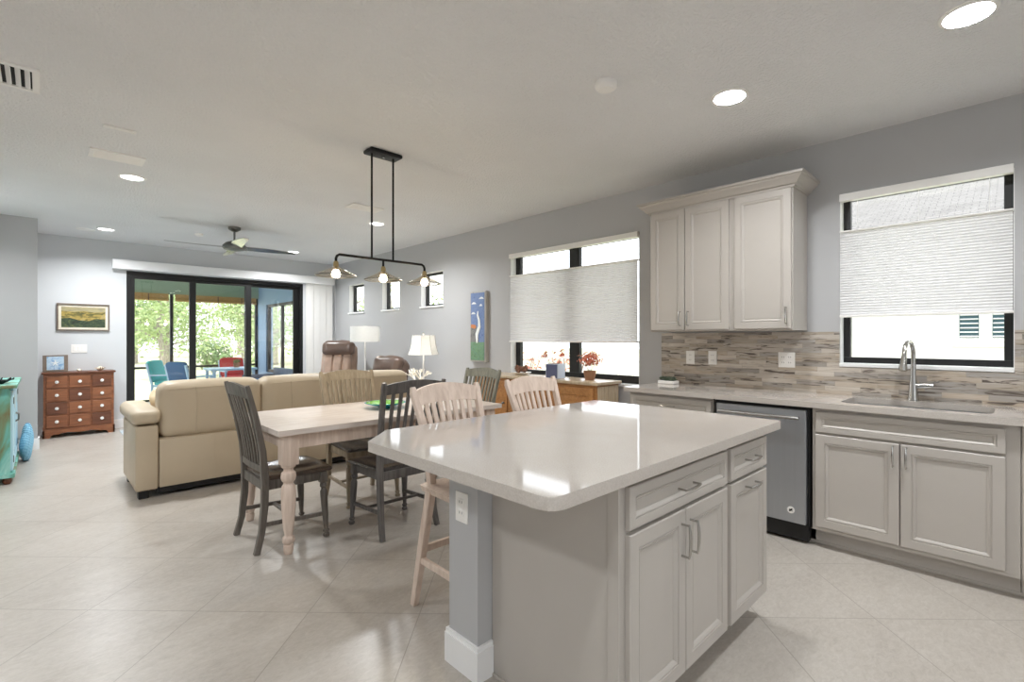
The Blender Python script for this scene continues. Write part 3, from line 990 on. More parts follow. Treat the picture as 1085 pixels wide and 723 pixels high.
# backsplash
b = MB()
b.box(WX - .014, WX, -1.3, 2.285, .9145, KW[2] - .024)
b.box(WX - .014, WX, KW[1] + .001, 2.285, KW[2] - .024, 1.362)
b.box(WX - .014, WX, -1.3, KW[0] - .001, KW[2] - .024, 1.362)
struct(b.build('trim_1', 'mosaic', smooth=0))
outlet('white single outlet on the mosaic backsplash, farthest left', (WX - .014, 2.007, 1.148), -PI / 2, .075, .115)
outlet('white single outlet on the mosaic backsplash, second from the left', (WX - .014, 1.81, 1.150), -PI / 2, .072, .115)
outlet('white double-width outlet and switch plate on the backsplash under the single-door wall cabinet', (WX - .014, 1.239, 1.150), -PI / 2, .116, .115, 2)

# wall cabinets
UX = 3.79
UZ0, UZ1 = 1.372, 2.40
cabinet('wall_cabinet', 'greige two-door wall cabinet, left of the pair', (UX, 2.215, 0), RZ, .70, WX - UX - .001, UZ0, UZ1,
        [('door', .012, .316, UZ0 + .012, 2.372, (.285, 1.475, False)), ('door', .322, .672, UZ0 + .012, 2.372, (.353, 1.475, False))], toe=False)
cabinet('wall_cabinet', 'greige single-door wall cabinet nearest the kitchen window', (UX, 1.514, 0), RZ, .41, WX - UX - .001, UZ0, UZ1,
        [('door', .014, .402, UZ0 + .012, 2.372, (.374, 1.475, False))], toe=False)
b = MB()
prof = [(0, 0), (.012, 0), (.014, .014), (.030, .020), (.040, .036), (.066, .058), (.072, .072), (.084, .074), (.084, .092), (0, .092)]
X0, Y0, Y1, Z0 = UX - .001, 1.103, 2.216, 2.375
path = [((WX - .002, Y0), (0, -1)), ((X0, Y0), (-1, -1)), ((X0, Y1), (-1, 1)), ((WX - .002, Y1), (0, 1))]
rings = []
for (px_, py_), (nx, ny) in path:
    rings.append([b.bm.verts.new((px_ + nx * o_, py_ + ny * o_, Z0 + z)) for o_, z in prof])
for r0, r1 in zip(rings, rings[1:]):
    for j in range(len(prof)):
        b.bm.faces.new((r0[j], r0[(j + 1) % len(prof)], r1[(j + 1) % len(prof)], r1[j]))
b.bm.faces.new(rings[0]); b.bm.faces.new(rings[-1])
b.box(X0 + .001, WX - .003, Y0 + .001, Y1 - .001, UZ1 + .002, 2.466)
o = b.build('crown_moulding', 'cabinet_paint', smooth=25)
tag(o, 'stepped greige crown moulding along the top of the wall cabinets', 'moulding')

# small plant on counter
t = thing('potted_succulent', 'small dark green succulent dish at the left end of the counter against the backsplash', 'plant', (4.005, 2.165, .914))
MB().box(-.055, .055, -.075, .075, 0, .028, .006).build('dish', 'white_plastic', t)
b = MB()
random.seed(3)
for i in range(9):
    c0 = Vector((random.uniform(-.035, .035), random.uniform(-.06, .06), .03))
    for j in range(26):
        th, ph = random.uniform(0, 2 * PI), random.uniform(.2, 1.4)
        dr = Vector((math.cos(th) * math.sin(ph), math.sin(th) * math.sin(ph), math.cos(ph)))
        b.tube([c0, c0 + dr * .018, c0 + dr * .038], [.002, .0055, .001], 5)
b.build('leaves', 'succulent', t)

# ------------------------------------------------------------------ window shades
def shade(label, y0, y1, ztop, z0, z1, n):
    t = thing('cellular_shade', label, 'window shade', (WX, 0, 0))
    MB().box(-.035, .012, y0 + .002, y1 - .002, ztop - .052, ztop, .003).build('head_rail', 'white_plastic', t)
    b = MB()
    h = (z1 - z0) / n
    zig = []
    for i in range(n + 1):
        zig.append((-.014, z0 + i * h))
        if i < n: zig.append((-.0195, z0 + (i + .5) * h))
    for zz in (zig,):
        for a, c_ in zip(zz, zz[1:]):
            vs = [b.bm.verts.new(p) for p in ((a[0], y0 + .006, a[1]), (a[0], y1 - .006, a[1]), (c_[0], y1 - .006, c_[1]), (c_[0], y0 + .006, c_[1]))]
            b.bm.faces.new(vs)
    b.build('pleated_fabric', 'shade_fabric', t, smooth=0, norm=False)
    MB().box(-.032, .014, y0 + .004, y1 - .004, z0 - .016, z0, .003).build('bottom_rail', 'white_plastic', t)
    MB().box(-.032, .014, y0 + .004, y1 - .004, z1, z1 + .012, .003).build('middle_rail', 'white_plastic', t)
    for f_ in (.12, .5, .88):
        yy = y0 + (y1 - y0) * f_
        MB().cyl((-.008, yy, z1), (-.008, yy, ztop - .04), .0008, seg=5).build('cord', 'white_plastic', t)
shade('white pleated shade pulled to the middle of the kitchen window above the sink', KW[0], KW[1], 2.335, 1.478, 2.062, 32)
shade('white pleated shade pulled to the middle of the wide dining window', DW[0], DW[1], 2.335, 1.288, 2.062, 42)

# ================================================================== DINING
DIN_LEG = [(0, .018), (.015, .021), (.04, .021), (.055, .014), (.07, .013), (.085, .020), (.105, .020), (.12, .013),
           (.16, .014), (.35, .019), (.62, .023), (.74, .023), (.78, .015), (.80, .015), (.82, .022), (.86, .022), (.88, .017), (.90, .022), (1, .022)]

def seat_mesh(w0, w1, d0, d1, z, th, mat, parent, dish=.012, name='seat'):
    """scooped wooden seat; back edge y=d0 (width w0), front edge y=d1 (width w1)"""
    b = MB()
    nx, ny = 16, 12
    top, bot = [], []
    for j in range(ny + 1):
        v = j / ny
        hw = (w0 + (w1 - w0) * v ** .8) / 2
        y = d0 + (d1 - d0) * v
        rt, rb = [], []
        for i in range(nx + 1):
            u = -1 + 2 * i / nx
            yy = y + (.02 * (1 - u * u) if j == ny else .02 * (1 - u * u) * v)
            dd = dish * (math.exp(-((abs(u) - .45) / .32) ** 2)) * math.sin(PI * min(1, v * 1.05)) * 1.2
            ed = .006 * (max(0, abs(u) - .86) / .14) ** 2 + .008 * max(0, (v - .88) / .12) ** 2
            rt.append(b.bm.verts.new((u * hw, yy, z - dd - ed)))
            rb.append(b.bm.verts.new((u * hw * .95, yy - .008 * v, z - th)))
        top.append(rt); bot.append(rb)
    for j in range(ny):
        for i in range(nx):
            b.bm.faces.new((top[j][i], top[j][i + 1], top[j + 1][i + 1], top[j + 1][i]))
            b.bm.faces.new((bot[j][i], bot[j + 1][i], bot[j + 1][i + 1], bot[j][i + 1]))
    for j in range(ny):
        for i in (0, nx):
            b.bm.faces.new((top[j][i], top[j + 1][i], bot[j + 1][i], bot[j][i]))
    for j in (0, ny):
        for i in range(nx):
            b.bm.faces.new((top[j][i], top[j][i + 1], bot[j][i + 1], bot[j][i]))
    return b.build(name, mat, parent, smooth=35)

def back_parts(t, mat, zs, zt, hw0, hw1, y0, y1, n, crown=.028, rail_h=.075, low=.07):
    """crest rail, lower rail and slats between heights zs and zt"""
    def yc(z, u=0):   # lean and sideways curve
        q = (z - zs) / (zt - zs)
        return y0 + (y1 - y0) * q ** 1.25 - .022 * (1 - u * u) * min(1, q + .3)
    def hw(z): return hw0 + (hw1 - hw0) * (z - zs) / (zt - zs)
    b = MB(); N = 14
    rows = []
    for i in range(N + 1):
        u = -1 + 2 * i / N
        zz0, zz1 = zt - rail_h - .006 + .010 * (1 - u * u), zt - .018 + crown * (math.cos(u * PI / 2) ** .8 if abs(u) < 1 else 0)
        x0_, x1_ = u * (hw(zz0) - .012), u * (hw(zz1) - .012)
        rows.append([b.bm.verts.new(p) for p in ((x0_, yc(zz0, u) - .011, zz0), (x0_, yc(zz0, u) + .011, zz0), (x1_, yc(zz1, u) + .010, zz1), (x1_, yc(zz1, u) - .010, zz1))])
    for a, c_ in zip(rows, rows[1:]):
        for j in range(4): b.bm.faces.new((a[j], a[(j + 1) % 4], c_[(j + 1) % 4], c_[j]))
    b.bm.faces.new(rows[0]); b.bm.faces.new(rows[-1])
    b.build('crest_rail', mat, t, smooth=40)
    b = MB(); zl = zs + low
    rows = []
    for i in range(N + 1):
        u = -1 + 2 * i / N
        rows.append([b.bm.verts.new((u * (hw(zl) - .012), yc(zl, u) + dy, zl + dz)) for dy, dz in ((-.010, -.02), (.010, -.02), (.010, .02), (-.010, .02))])
    for a, c_ in zip(rows, rows[1:]):
        for j in range(4): b.bm.faces.new((a[j], a[(j + 1) % 4], c_[(j + 1) % 4], c_[j]))
    b.bm.faces.new(rows[0]); b.bm.faces.new(rows[-1])
    b.build('lower_rail', mat, t, smooth=40)
    for i in range(n):
        u = -1 + 2 * (i + 1) / (n + 1)
        pts = []
        for k_ in range(7):
            z = zl + .01 + (zt - rail_h - zl + .005) * k_ / 6
            pts.append((u * (hw(z) - .015), yc(z, u) + .010 * math.sin(PI * k_ / 6), z))
        MB().sweep(pts, [(.0095 + .003 * k_ / 6, .006) for k_ in range(7)]).build('slat', mat, t, smooth=40)

def dining_chair(label, loc, rz, mat, seatmat, nsl=8):
    t = thing('dining_chair', label, 'chair', loc, rz, None)
    # local: front +y, back -y; rear feet at y=-.21, front feet y=+.20
    for sx in (-1, 1):
        p = [(.212 * sx, -.235, 0), (.205 * sx, -.205, .12), (.203 * sx, -.188, .28), (.205 * sx, -.186, .45), (.210 * sx, -.200, .62), (.219 * sx, -.238, .82), (.229 * sx, -.285, 1.0), (.231 * sx, -.292, 1.03)]
        MB().sweep(p, [(.015, .017), (.016, .018), (.018, .020), (.018, .021), (.017, .018), (.016, .015), (.016, .013), (.012, .010)]).build('rear_leg', mat, t, smooth=40)
        b = MB().turned((.215 * sx, .195, 0), (.200 * sx, .175, .405), DIN_LEG, 16)
        b.box(.200 * sx - .023, .200 * sx + .023, .152, .198, .36, .43, .003)
        b.build('front_leg', mat, t, smooth=35)
    a = MB()
    a.box(-.19, .19, .168, .186, .375, .435, .002); a.box(-.19, .19, -.195, -.177, .375, .435, .002)
    for sx in (-1, 1): a.sweep([(.192 * sx, -.18, .405), (.196 * sx, .17, .405)], (.009, .03))
    a.build('apron', mat, t)
    st = MB()
    for sx in (-1, 1): st.sweep([(.205 * sx, -.20, .17), (.206 * sx, .18, .15)], (.009, .012))
    st.sweep([(-.205, 0, .16), (.205, 0, .16)], (.013, .008), side=(0, 1, 0))
    st.build('stretcher', mat, t)
    seat_mesh(.41, .475, -.185, .225, .462, .028, seatmat, t)
    back_parts(t, mat, .44, 1.03, .205, .231, -.187, -.290, nsl)
    return t
dining_chair('grey-brown wooden slat-back dining chair at the left head of the table', (1.175, 3.42, 0), -PI / 2, 'wood_grey', 'seat_dark', 7)
dining_chair('taupe wooden slat-back dining chair on the sofa side of the table', (1.93, 3.80, 0), PI, 'wood_taupe', 'seat_charcoal', 9)
dining_chair('charcoal wooden slat-back dining chair between the table and the island', (1.80, 3.09, 0), 0, 'wood_charcoal', 'seat_charcoal', 7)
dining_chair('green-grey wooden slat-back dining chair at the right head of the table by the sideboard', (2.70, 3.50, 0), PI / 2, 'wood_greengrey', 'seat_dark', 8)

# table
t = thing('dining_table', 'whitewashed wooden farmhouse dining table with turned legs', 'table', (1.0, 3.01, 0))
TL, TW_, TZ = 1.78, .94, .768
b = MB()
for i in range(5):
    y0_ = TW_ * i / 5
    b.box(.0, TL, y0_ + .0006, y0_ + TW_ / 5 - .0006, TZ - .034, TZ, .0015, 1)
b.build('tabletop', 'whitewash_top', t)
b = MB()
for (x0_, x1_, y0_, y1_) in ((.10, TL - .10, .065, .088), (.10, TL - .10, TW_ - .088, TW_ - .065), (.065, .088, .10, TW_ - .10), (TL - .088, TL - .065, .10, TW_ - .10)):
    b.box(x0_, x1_, y0_, y1_, TZ - .034 - .095, TZ - .034, .002)
b.build('apron', 'whitewash', t)
TLEG = [(0, .026), (.012, .030), (.05, .034), (.095, .034), (.105, .026), (.125, .038), (.15, .043), (.18, .040), (.20, .026), (.215, .027),
        (.28, .036), (.5, .047), (.66, .050), (.74, .045), (.76, .034), (.78, .034), (.80, .046), (.84, .052), (.885, .047), (.905, .033), (.93, .033), (.95, .048), (1, .052)]
for cx in (.088, TL - .088):
    for cy in (.088, TW_ - .088):
        b = MB().turned((cx, cy, 0), (cx, cy, .56), [(q, r_ * .86) for q, r_ in TLEG], 24)
        b.box(cx - .047, cx + .047, cy - .047, cy + .047, .545, TZ - .034, .004)
        b.build('leg', 'whitewash', t, smooth=35)

# glass dish
t = thing('serving_dish', 'shallow green and teal glass dish on the dining table', 'dish', (1.955, 3.47, TZ))
MB().lathe([(0, .004), (.045, .002), (.05, 0), (.055, .004), (.05, .012), (.10, .024), (.155, .040), (.16, .043), (.155, .045), (.10, .032), (.04, .020), (0, .018)], seg=36).build('bowl_rim', 'plate_teal', t, smooth=50)
MB().lathe([(0, .0195), (.04, .0215), (.10, .0335), (.145, .044), (.143, .045), (.10, .036), (0, .022)], seg=36).build('green_inside', 'plate_green', t, smooth=50)

# ------------------------------------------------------------------ counter stools
def stool(label, loc):
    t = thing('counter_stool', label, 'stool', loc, PI, 'whitewashed counter stools')
    zs = .612
    mat = 'whitewash'
    for sx in (-1, 1):
        MB().sweep([(.205 * sx, -.240, 0), (.203 * sx, -.172, .3), (.198 * sx, -.108, zs - .02)], [(.016, .016), (.019, .019), (.020, .020)]).build('rear_leg', mat, t, smooth=40)
        MB().sweep([(.215 * sx, .172, 0), (.208 * sx, .150, .3), (.200 * sx, .130, zs - .02)], [(.015, .015), (.018, .018), (.020, .020)]).build('front_leg', mat, t, smooth=40)
        MB().sweep([(.165 * sx, -.150, zs - .02), (.170 * sx, -.162, zs + .1), (.185 * sx, -.195, zs + .28), (.203 * sx, -.252, zs + .43), (.204 * sx, -.258, zs + .458)],
                   [(.018, .020), (.017, .018), (.017, .016), (.017, .013), (.011, .009)]).build('back_post', mat, t, smooth=40)
        MB().sweep([(.204 * sx, -.185, .24), (.211 * sx, .155, .24)], (.010, .016)).build('side_stretcher', mat, t)
    MB().sweep([(-.21, .160, .19), (.21, .160, .19)], (.010, .018), side=(0, 1, 0)).build('foot_rail', mat, t)
    MB().sweep([(-.202, -.176, .29), (.202, -.176, .29)], (.010, .016), side=(0, 1, 0)).build('rear_stretcher', mat, t)
    seat_mesh(.43, .47, -.175, .17, zs, .036, mat, t, .014)
    back_parts(t, mat, zs - .03, zs + .458, .162, .204, -.150, -.256, 7, rail_h=.085, low=.09)
    return t
s1 = stool('whitewashed wooden counter stool at the left end of the far side of the island', (1.533, 1.835, 0))
dup(s1, (2.175, 1.835, 0), PI, 'whitewashed wooden counter stool nearer the window wall on the far side of the island')

# ------------------------------------------------------------------ sideboard under the window
t = thing('sideboard', 'low oak sideboard with pale top under the dining window', 'sideboard', (3.73, 2.74, 0))
SL = 1.8
MB().box(-.03, .372, -.03, SL + .03, .873, .903, .006, 3).build('top', 'oak_end', t)
MB().box(0, .36, 0, SL, .08, .873, .002).build('body', 'oak', t, smooth=0)
MB().box(.02, .35, .02, SL - .02, 0, .08).build('plinth', 'oak', t, smooth=0)
e_ = MB()
for i in range(6): e_.box(.012 + i * .057, .064 + i * .057, -.006, 0, .10, .86, .002)
e_.build('end_boards', 'oak_end', t)
for i in range(3):
    o = MB()
    ys = .03 + i * .585
    o.panel(0, .57, .12, .84, t=.018, prof=[(.07, 0), (.075, .006), (.085, .006), (.10, .001), (.12, .0)])
    p = o.build('door', 'oak', t, smooth=25)
    p.rotation_euler = (0, 0, -PI / 2); p.location = (0, ys + .57, 0)
    MB().lathe([(0, 0), (.012, 0), (.009, .012), (.014, .022), (0, .028)], mtx=Matrix.Rotation(R(90), 4, 'X')).build('knob', 'bronze', p).location = (.52, -.018, .6)

# things on it
t = thing('pinecone_bowl', 'white dish of brown pine cones on the far end of the sideboard', 'bowl', (3.93, 3.93, .903))
MB().lathe([(0, .004), (.05, 0), (.055, .004), (.11, .026), (.115, .03), (.10, .026), (.05, .010), (0, .008)]).build('dish', 'white_plastic', t)
random.seed(5)
for i in range(6):
    a = i * 1.1
    c0 = Vector((.05 * math.cos(a), .05 * math.sin(a), .055 + .012 * (i % 3)))
    b = MB()
    for j in range(40):
        z = j / 40; th = j * 2.4
        rr = .032 * math.sin(PI * (z * .85 + .1))
        p = c0 + Vector((math.cos(th) * rr, math.sin(th) * rr, (z - .5) * .07))
        b.leaf(p, Vector((math.cos(th) * .4, math.sin(th) * .4, 1)), .013, .7, th)
    b.tube([c0 - Vector((0, 0, .03)), c0, c0 + Vector((0, 0, .03))], [.012, .024, .008], 8)
    b.build('pine_cone', 'bowl_cones', t, norm=False)

def blossom_bunch(b, c, r, n, seed, size=.016):
    random.seed(seed)
    for i in range(n):
        v = Vector((random.gauss(0, 1), random.gauss(0, 1), random.gauss(0, 1))).normalized()
        p = Vector(c) + Vector((v.x * r[0], v.y * r[1], v.z * r[2])) * random.uniform(.4, 1)
        b.leaf(p, v + Vector((0, 0, .4)), size * random.uniform(.7, 1.3), .55, random.uniform(0, 6))
t = thing('square_planter', 'square pale blue planter with coral sprigs on the sideboard before the window', 'planter', (3.86, 3.36, .903), R(8))
MB().box(-.07, .07, -.075, .075, 0, .15, .004).build('box', 'planter_pale', t)
MB().box(-.0715, -.070, -.068, .068, .006, .144).build('shaded_face', 'planter_shade', t, smooth=0)  # thin dark sheet painting the shade on this side of the planter
MB().box(-.06, .06, -.065, .065, .150, .152).build('soil', 'terracotta', t, smooth=0)
b = MB(); random.seed(8)
tips = []
for i in range(7):
    x_, y_ = random.uniform(-.05, .05), random.uniform(-.1, .14)
    h_ = random.uniform(.08, .19)
    b.tube([(x_ * .4, y_ * .4, .14), (x_ * .8, y_ * .8, .14 + h_ * .5), (x_, y_, .14 + h_)], [.002, .0016, .001], 5)
    tips.append((x_, y_, .14 + h_))
b.build('stems', 'green_leaf', t)
b = MB()
for i, p in enumerate(tips): blossom_bunch(b, p, (.03, .03, .03), 26, i, .011)
b.build('blossoms', 'coral_leaf', t, norm=False)
t = thing('flower_pot', 'round brown pot of coral pink flowers at the right end of the sideboard', 'flowers', (3.93, 2.97, .903))
MB().lathe([(0, 0), (.045, 0), (.06, .06), (.065, .09), (.06, .092), (.05, .08), (0, .08)]).build('pot', 'terracotta', t)
b = MB()
for i in range(8): b.tube([(0, 0, .07), (.05 * math.cos(i), .06 * math.sin(i), .15), (.08 * math.cos(i), .1 * math.sin(i), .21)], .0015, 5)
b.build('stems', 'green_leaf', t)
b = MB(); blossom_bunch(b, (0, 0, .21), (.10, .15, .085), 380, 21, .016)
b.build('blossoms', 'coral_leaf', t, norm=False)

# narrow art on the window wall
t = thing('wall_art', 'tall narrow blue picture of a white long-necked bird on the window wall', 'picture', (WX, 4.86, 1.47))
MB().box(-.055, 0, -.155, .155, -.455, .455, .004).build('frame', 'weathered', t)
p = MB().box(-.060, -.055, -.135, .135, -.435, .435).build('picture_panel', 'art_blue', t, smooth=0)
def strip(pts, ws, mat, name, yy=0, th=.004):
    b = MB()
    b.sweep([(-.062 - yy, y, z) for y, z in pts], [(ww, .003) for ww in ws], side=(0, 1, 0) if 0 else (0, 1, 0))
    return b.build(name, mat, p)
b = MB().box(-.0625, -.060, -.134, .134, -.434, -.20); b.build('painted_reeds', 'art_green', p, smooth=0)
b = MB().prism([(.134, -.20), (.134, .03), (.03, .02), (-.02, -.05), (-.02, -.20)], 'x', -.0625, -.060); b.build('painted_bank', 'art_grey', p, smooth=0)
b = MB().prism([(.13, -.01), (.12, .03), (.05, .025), (.02, 0), (.05, -.03)], 'x', -.064, -.0625); b.build('painted_reflection', 'art_orange', p, smooth=0)
nk = [(.0, -.21), (.005, -.10), (-.045, .0), (-.04, .08), (-.01, .15), (-.015, .20)]
b = MB().sweep([(-.0655, y, z) for y, z in nk], [(.012, .003), (.028, .003), (.026, .003), (.018, .003), (.014, .003), (.006, .003)], side=(0, 1, 0)); b.build('painted_bird', 'art_white', p)
for (y, z, q) in ((.07, .30, .05), (-.08, .36, .05), (.08, .17, .045), (-.07, .27, .03)):
    MB().prism([(y - q, z - .008), (y + q, z - .008), (y + q * .5, z + .012), (y, z + .02), (y - q * .6, z + .01)], 'x', -.063, -.0605).build('painted_cloud', 'art_white', p, smooth=0)
outlet('white wall outlet low on the window wall behind the right head chair', (WX, 5.165, .75), -PI / 2)

# ================================================================== LIVING AREA
# sofa (back towards camera)
t = thing('sofa', 'long cream leather sofa seen from behind the dining table', 'sofa', (.70, 4.935, 0))
L = 2.40
b = MB(); b.box(.0, L, .015, .85, .075, .485, .02, 3)
b.build('base', 'leather_cream', t)
b = MB()
b.box(.005, L - .005, 0, .03, .08, .478, .008, 3)
for xx in (.41, .8, 1.21, 1.6, 2.0): b.box(xx - .002, xx + .002, -.003, .01, .085, .475)
b.build('back_panel', 'leather_cream', t)
b = MB(); b.box(.0, L, .03, .80, .03, .075); b.build('skirt', 'black_plastic', t, smooth=0)
for i in range(3):
    x0_ = .01 + i * .795
    b = MB()
    b.cushion(x0_, x0_ + .785, .0, .24, .475, .945, .07, .012, i, .004, n=14)
    c_ = b.build('back_cushion', 'leather_cream', t, smooth=60)
    s_ = MB()
    for xx in (x0_ + .255,): s_.tube([(xx, -.006, .50), (xx + .004, -.012, .7), (xx, -.004, .90)], .004, 6)
    s_.tube([(x0_ + .05, -.003, .885), (x0_ + .40, -.010, .895), (x0_ + .74, -.003, .885)], .003, 6)
    s_.build('seam', 'leather_cream', c_)
    MB().cushion(x0_, x0_ + .785, .20, .86, .42, .56, .05, .015, i + 7, .003).build('seat_cushion', 'leather_cream', t, smooth=60)
for sx, nm in ((-.155, 'arm'), (L, 'arm')):
    b = MB()
    b.box(sx, sx + .155, -.004, .80, .07, .60, .02, 3)
    b.cushion(sx - .025, sx + .180, -.018, .86, .605, .735, .055, .006, 3, .006, n=12)
    b.box(sx + .02, sx + .135, .80, .84, .10, .58, .015, 3)
    a_ = b.build(nm, 'leather_cream', t, smooth=50)
for xx, yy in ((-.13, .04), (-.13, .72), (L + .07, .04), (L + .07, .72)):
    MB().box(xx, xx + .07, yy, yy + .07, 0, .075, .004).build('foot', 'black_plastic', t)
t = thing('throw_pillow', 'cream throw pillow leaning on the left arm of the sofa', 'pillow', (.91, 5.52, .575))
MB().cushion(-.2, .2, -.07, .07, -.005, .27, .06, .035, 2, .006, mtx=Matrix.Rotation(R(-60), 4, 'Z') @ Matrix.Rotation(R(14), 4, 'X')).build('cover', 'pillow_cream', t, smooth=60)

# recliners
def recliner(label, loc, rz, mat, dark, hz):
    t = thing('recliner', label, 'recliner', loc, rz)
    # front is -y (local)
    MB().box(-.36, .36, -.38, .38, .03, .30, .03, 3).build('base', mat, t)
    MB().cushion(-.27, .27, -.46, .22, .27, .48, .07, .02, 1, .008).build('seat', mat, t, smooth=60)
    for sx in (-1, 1): MB().cushion(min(sx * .27, sx * .44), max(sx * .27, sx * .44), -.42, .34, .06, .62, .07, .015, sx, .008).build('arm', mat, t, smooth=60)
    mt = Matrix.Translation((0, .20, .42)) @ Matrix.Rotation(R(-14), 4, 'X')
    h_ = (hz - .42) / math.cos(R(14))
    MB().cushion(-.28, .28, 0, .20, 0, h_ - .03, .09, .02, 2, .012, mtx=mt, n=14).build('backrest', mat, t, smooth=60)
    b = MB()
    for i in range(3):
        xx = -.22 + i * .15
        b.cushion(xx, xx + .145, -.07, .03, .10, h_ - .22, .035, .01, i, .008, mtx=mt, n=6)
    b.build('tufted_back', mat, t, smooth=60)
    MB().cushion(-.25, .25, -.10, .10, h_ - .25, h_ - .005, .07, .02, 9, .012, mtx=mt, n=12).build('headrest', dark, t, smooth=60)
    return t
recliner('brown leather recliner by the far corner, its tall back above the sofa', (3.42, 7.75, 0), R(-38), 'leather_brown', 'leather_dark', 1.27)
recliner('dark brown glossy leather recliner next to the shaded table lamp', (3.36, 6.35, 0), R(-75), 'leather_dark', 'leather_dark', 1.05)

# lamps
def lamp_light(t, z, p=4):
    ld = bpy.data.lights.new('lamp', 'POINT'); ld.energy = p; ld.color = (1, .92, .8); ld.shadow_soft_size = .04
    lo = bpy.data.objects.new('light_source', ld); COL.objects.link(lo); lo.parent = t; lo.location = (0, 0, z)
t = thing('floor_lamp', 'slim white floor lamp with a wide drum shade beside the tall recliner', 'lamp', (3.62, 7.05, 0))
MB().lathe([(0, 0), (.14, 0), (.14, .015), (.02, .03), (0, .03)]).build('base', 'white_plastic', t)
MB().cyl((0, 0, .02), (0, 0, 1.38), .011).build('pole', 'white_plastic', t)
MB().lathe([(.222, 1.265), (.222, 1.505), (.218, 1.505), (.218, 1.265), (.222, 1.265)], seg=40, close=False).build('lamp_shade', 'lamp_fabric', t, smooth=40)
b = MB(); b.lathe([(0, 1.38), (.028, 1.39), (.03, 1.42), (0, 1.45)]); b.build('bulb', 'white_plastic', t)
b = MB()
for i in range(3): b.cyl((0, 0, 1.49), (.218 * math.cos(i * 2.1), .218 * math.sin(i * 2.1), 1.49), .002, seg=6)
b.lathe([(0, 1.48), (.006, 1.49), (.010, 1.515), (0, 1.53)])
b.build('finial', 'nickel', t)
lamp_light(t, 1.40, 9)

t = thing('end_table', 'small white end table under the table lamp behind the sofa', 'table', (3.62, 5.45, 0))
MB().box(-.25, .25, -.25, .25, .60, .63, .004).build('top', 'white_trim', t)
for sx in (-1, 1):
    for sy in (-1, 1): MB().sweep([(.21 * sx, .21 * sy, 0), (.21 * sx, .21 * sy, .60)], (.02, .02)).build('leg', 'white_trim', t)
t = thing('table_lamp', 'table lamp with a white bell shade and thin metal stem on the end table', 'lamp', (3.58, 5.38, .63))
MB().lathe([(0, 0), (.075, 0), (.075, .012), (.02, .03), (.012, .05), (0, .05)]).build('base', 'nickel', t)
MB().cyl((0, 0, .03), (0, 0, .52), .010).build('stem', 'white_plastic', t)
sb = MB()
prof = [(.20, .475), (.178, .53), (.160, .60), (.150, .68), (.145, .725), (.141, .725), (.146, .68), (.156, .60), (.174, .53), (.196, .475), (.20, .475)]
sb.lathe(prof, seg=8, close=False); sh = sb.build('lamp_shade', 'lamp_fabric', t, smooth=0)
b = MB()
for j in range(8):
    q = 2 * PI * j / 8
    b.tube([((r_ + .001) * math.cos(q), (r_ + .001) * math.sin(q), z) for r_, z in prof[:5]], .003, 6)
b.build('shade_piping', 'weathered', sh)
b = MB(); b.lathe([(0, .72), (.006, .73), (.012, .75), (0, .77)]); b.cyl((0, 0, .5), (0, 0, .73), .003); b.build('finial', 'nickel', t)
lamp_light(t, .60, 5)
t = thing('coral_branch', 'white branching coral ornament below the bell-shaded lamp', 'ornament', (3.68, 5.64, .631), R(20))
b = MB(); random.seed(11)
def branch(p, d_, l_, r_, k_):
    q = p + d_ * l_
    b.tube([p, (p + q) / 2 + Vector((random.uniform(-.01, .01),) * 3), q], [r_, r_ * .9, r_ * .7], 6)
    if k_ > 0:
        for _ in range(3):
            nd = (d_ + Vector((random.uniform(-.9, .9), random.uniform(-.9, .9), random.uniform(-.1, .7)))).normalized()
            branch(q, nd, l_ * .68, r_ * .68, k_ - 1)
for i in range(3): branch(Vector((0, 0, .02)), Vector((math.cos(i * 2.1) * .5, math.sin(i * 2.1) * .5, 1)).normalized(), .12, .014, 3)
b.build('branches', 'coral_white', t)
MB().box(-.05, .05, -.05, .05, 0, .025, .005).build('base', 'coral_white', t)

# rug
t = MB().box(.80, 3.15, 6.15, 8.9, 0, .010, .003).build('area_rug', 'rug_pattern')
tag(t, 'blue and grey patterned area rug in front of the sliding door', 'rug')

# dresser
t = thing('chest_of_drawers', 'walnut-coloured chest with twelve small drawers against the far wall', 'chest of drawers', (.02, 8.86, 0))
DWd, DH, DD = .72, .865, .33
MB().box(-.018, DWd + .018, -.022, DD, DH - .022, DH, .005, 3).build('top', 'walnut_dark', t)
MB().box(0, DWd, .004, DD, .10, DH - .022).build('carcass', 'walnut', t, smooth=0)
poly = [(-.008, 0), (.06, 0), (.075, .03), (.10, .045), (.14, .040), (.18, .055), (.24, .062), (.36, .05), (.48, .062), (.54, .055), (.58, .040), (.62, .045), (.645, .03), (.66, 0), (.728, 0), (.728, .115), (-.008, .115)]
b = MB().prism(poly, 'y', -.008, .012)
b.box(-.008, .010, -.008, DD, 0, .11); b.box(.71, .728, -.008, DD, 0, .11)
b.build('scalloped_plinth', 'walnut', t, smooth=0)
cols = [(.028, .232), (.252, .468), (.488, .692)]
random.seed(2)
for r_ in range(4):
    z0_ = .135 + r_ * .175
    for (a, c_) in cols:
        dk = random.random() < .45
        q = MB().box(a, c_, -.012, .004, z0_, z0_ + .155, .004).build('drawer', 'walnut_dark' if dk else 'walnut', t)
        MB().lathe([(0, 0), (.010, 0), (.008, .008), (.020, .014), (.020, .022), (0, .028)], seg=16, mtx=Matrix.Translation(((a + c_) / 2, -.012, z0_ + .078)) @ Matrix.Rotation(R(90), 4, 'X')).build('knob', 'white_plastic', q)
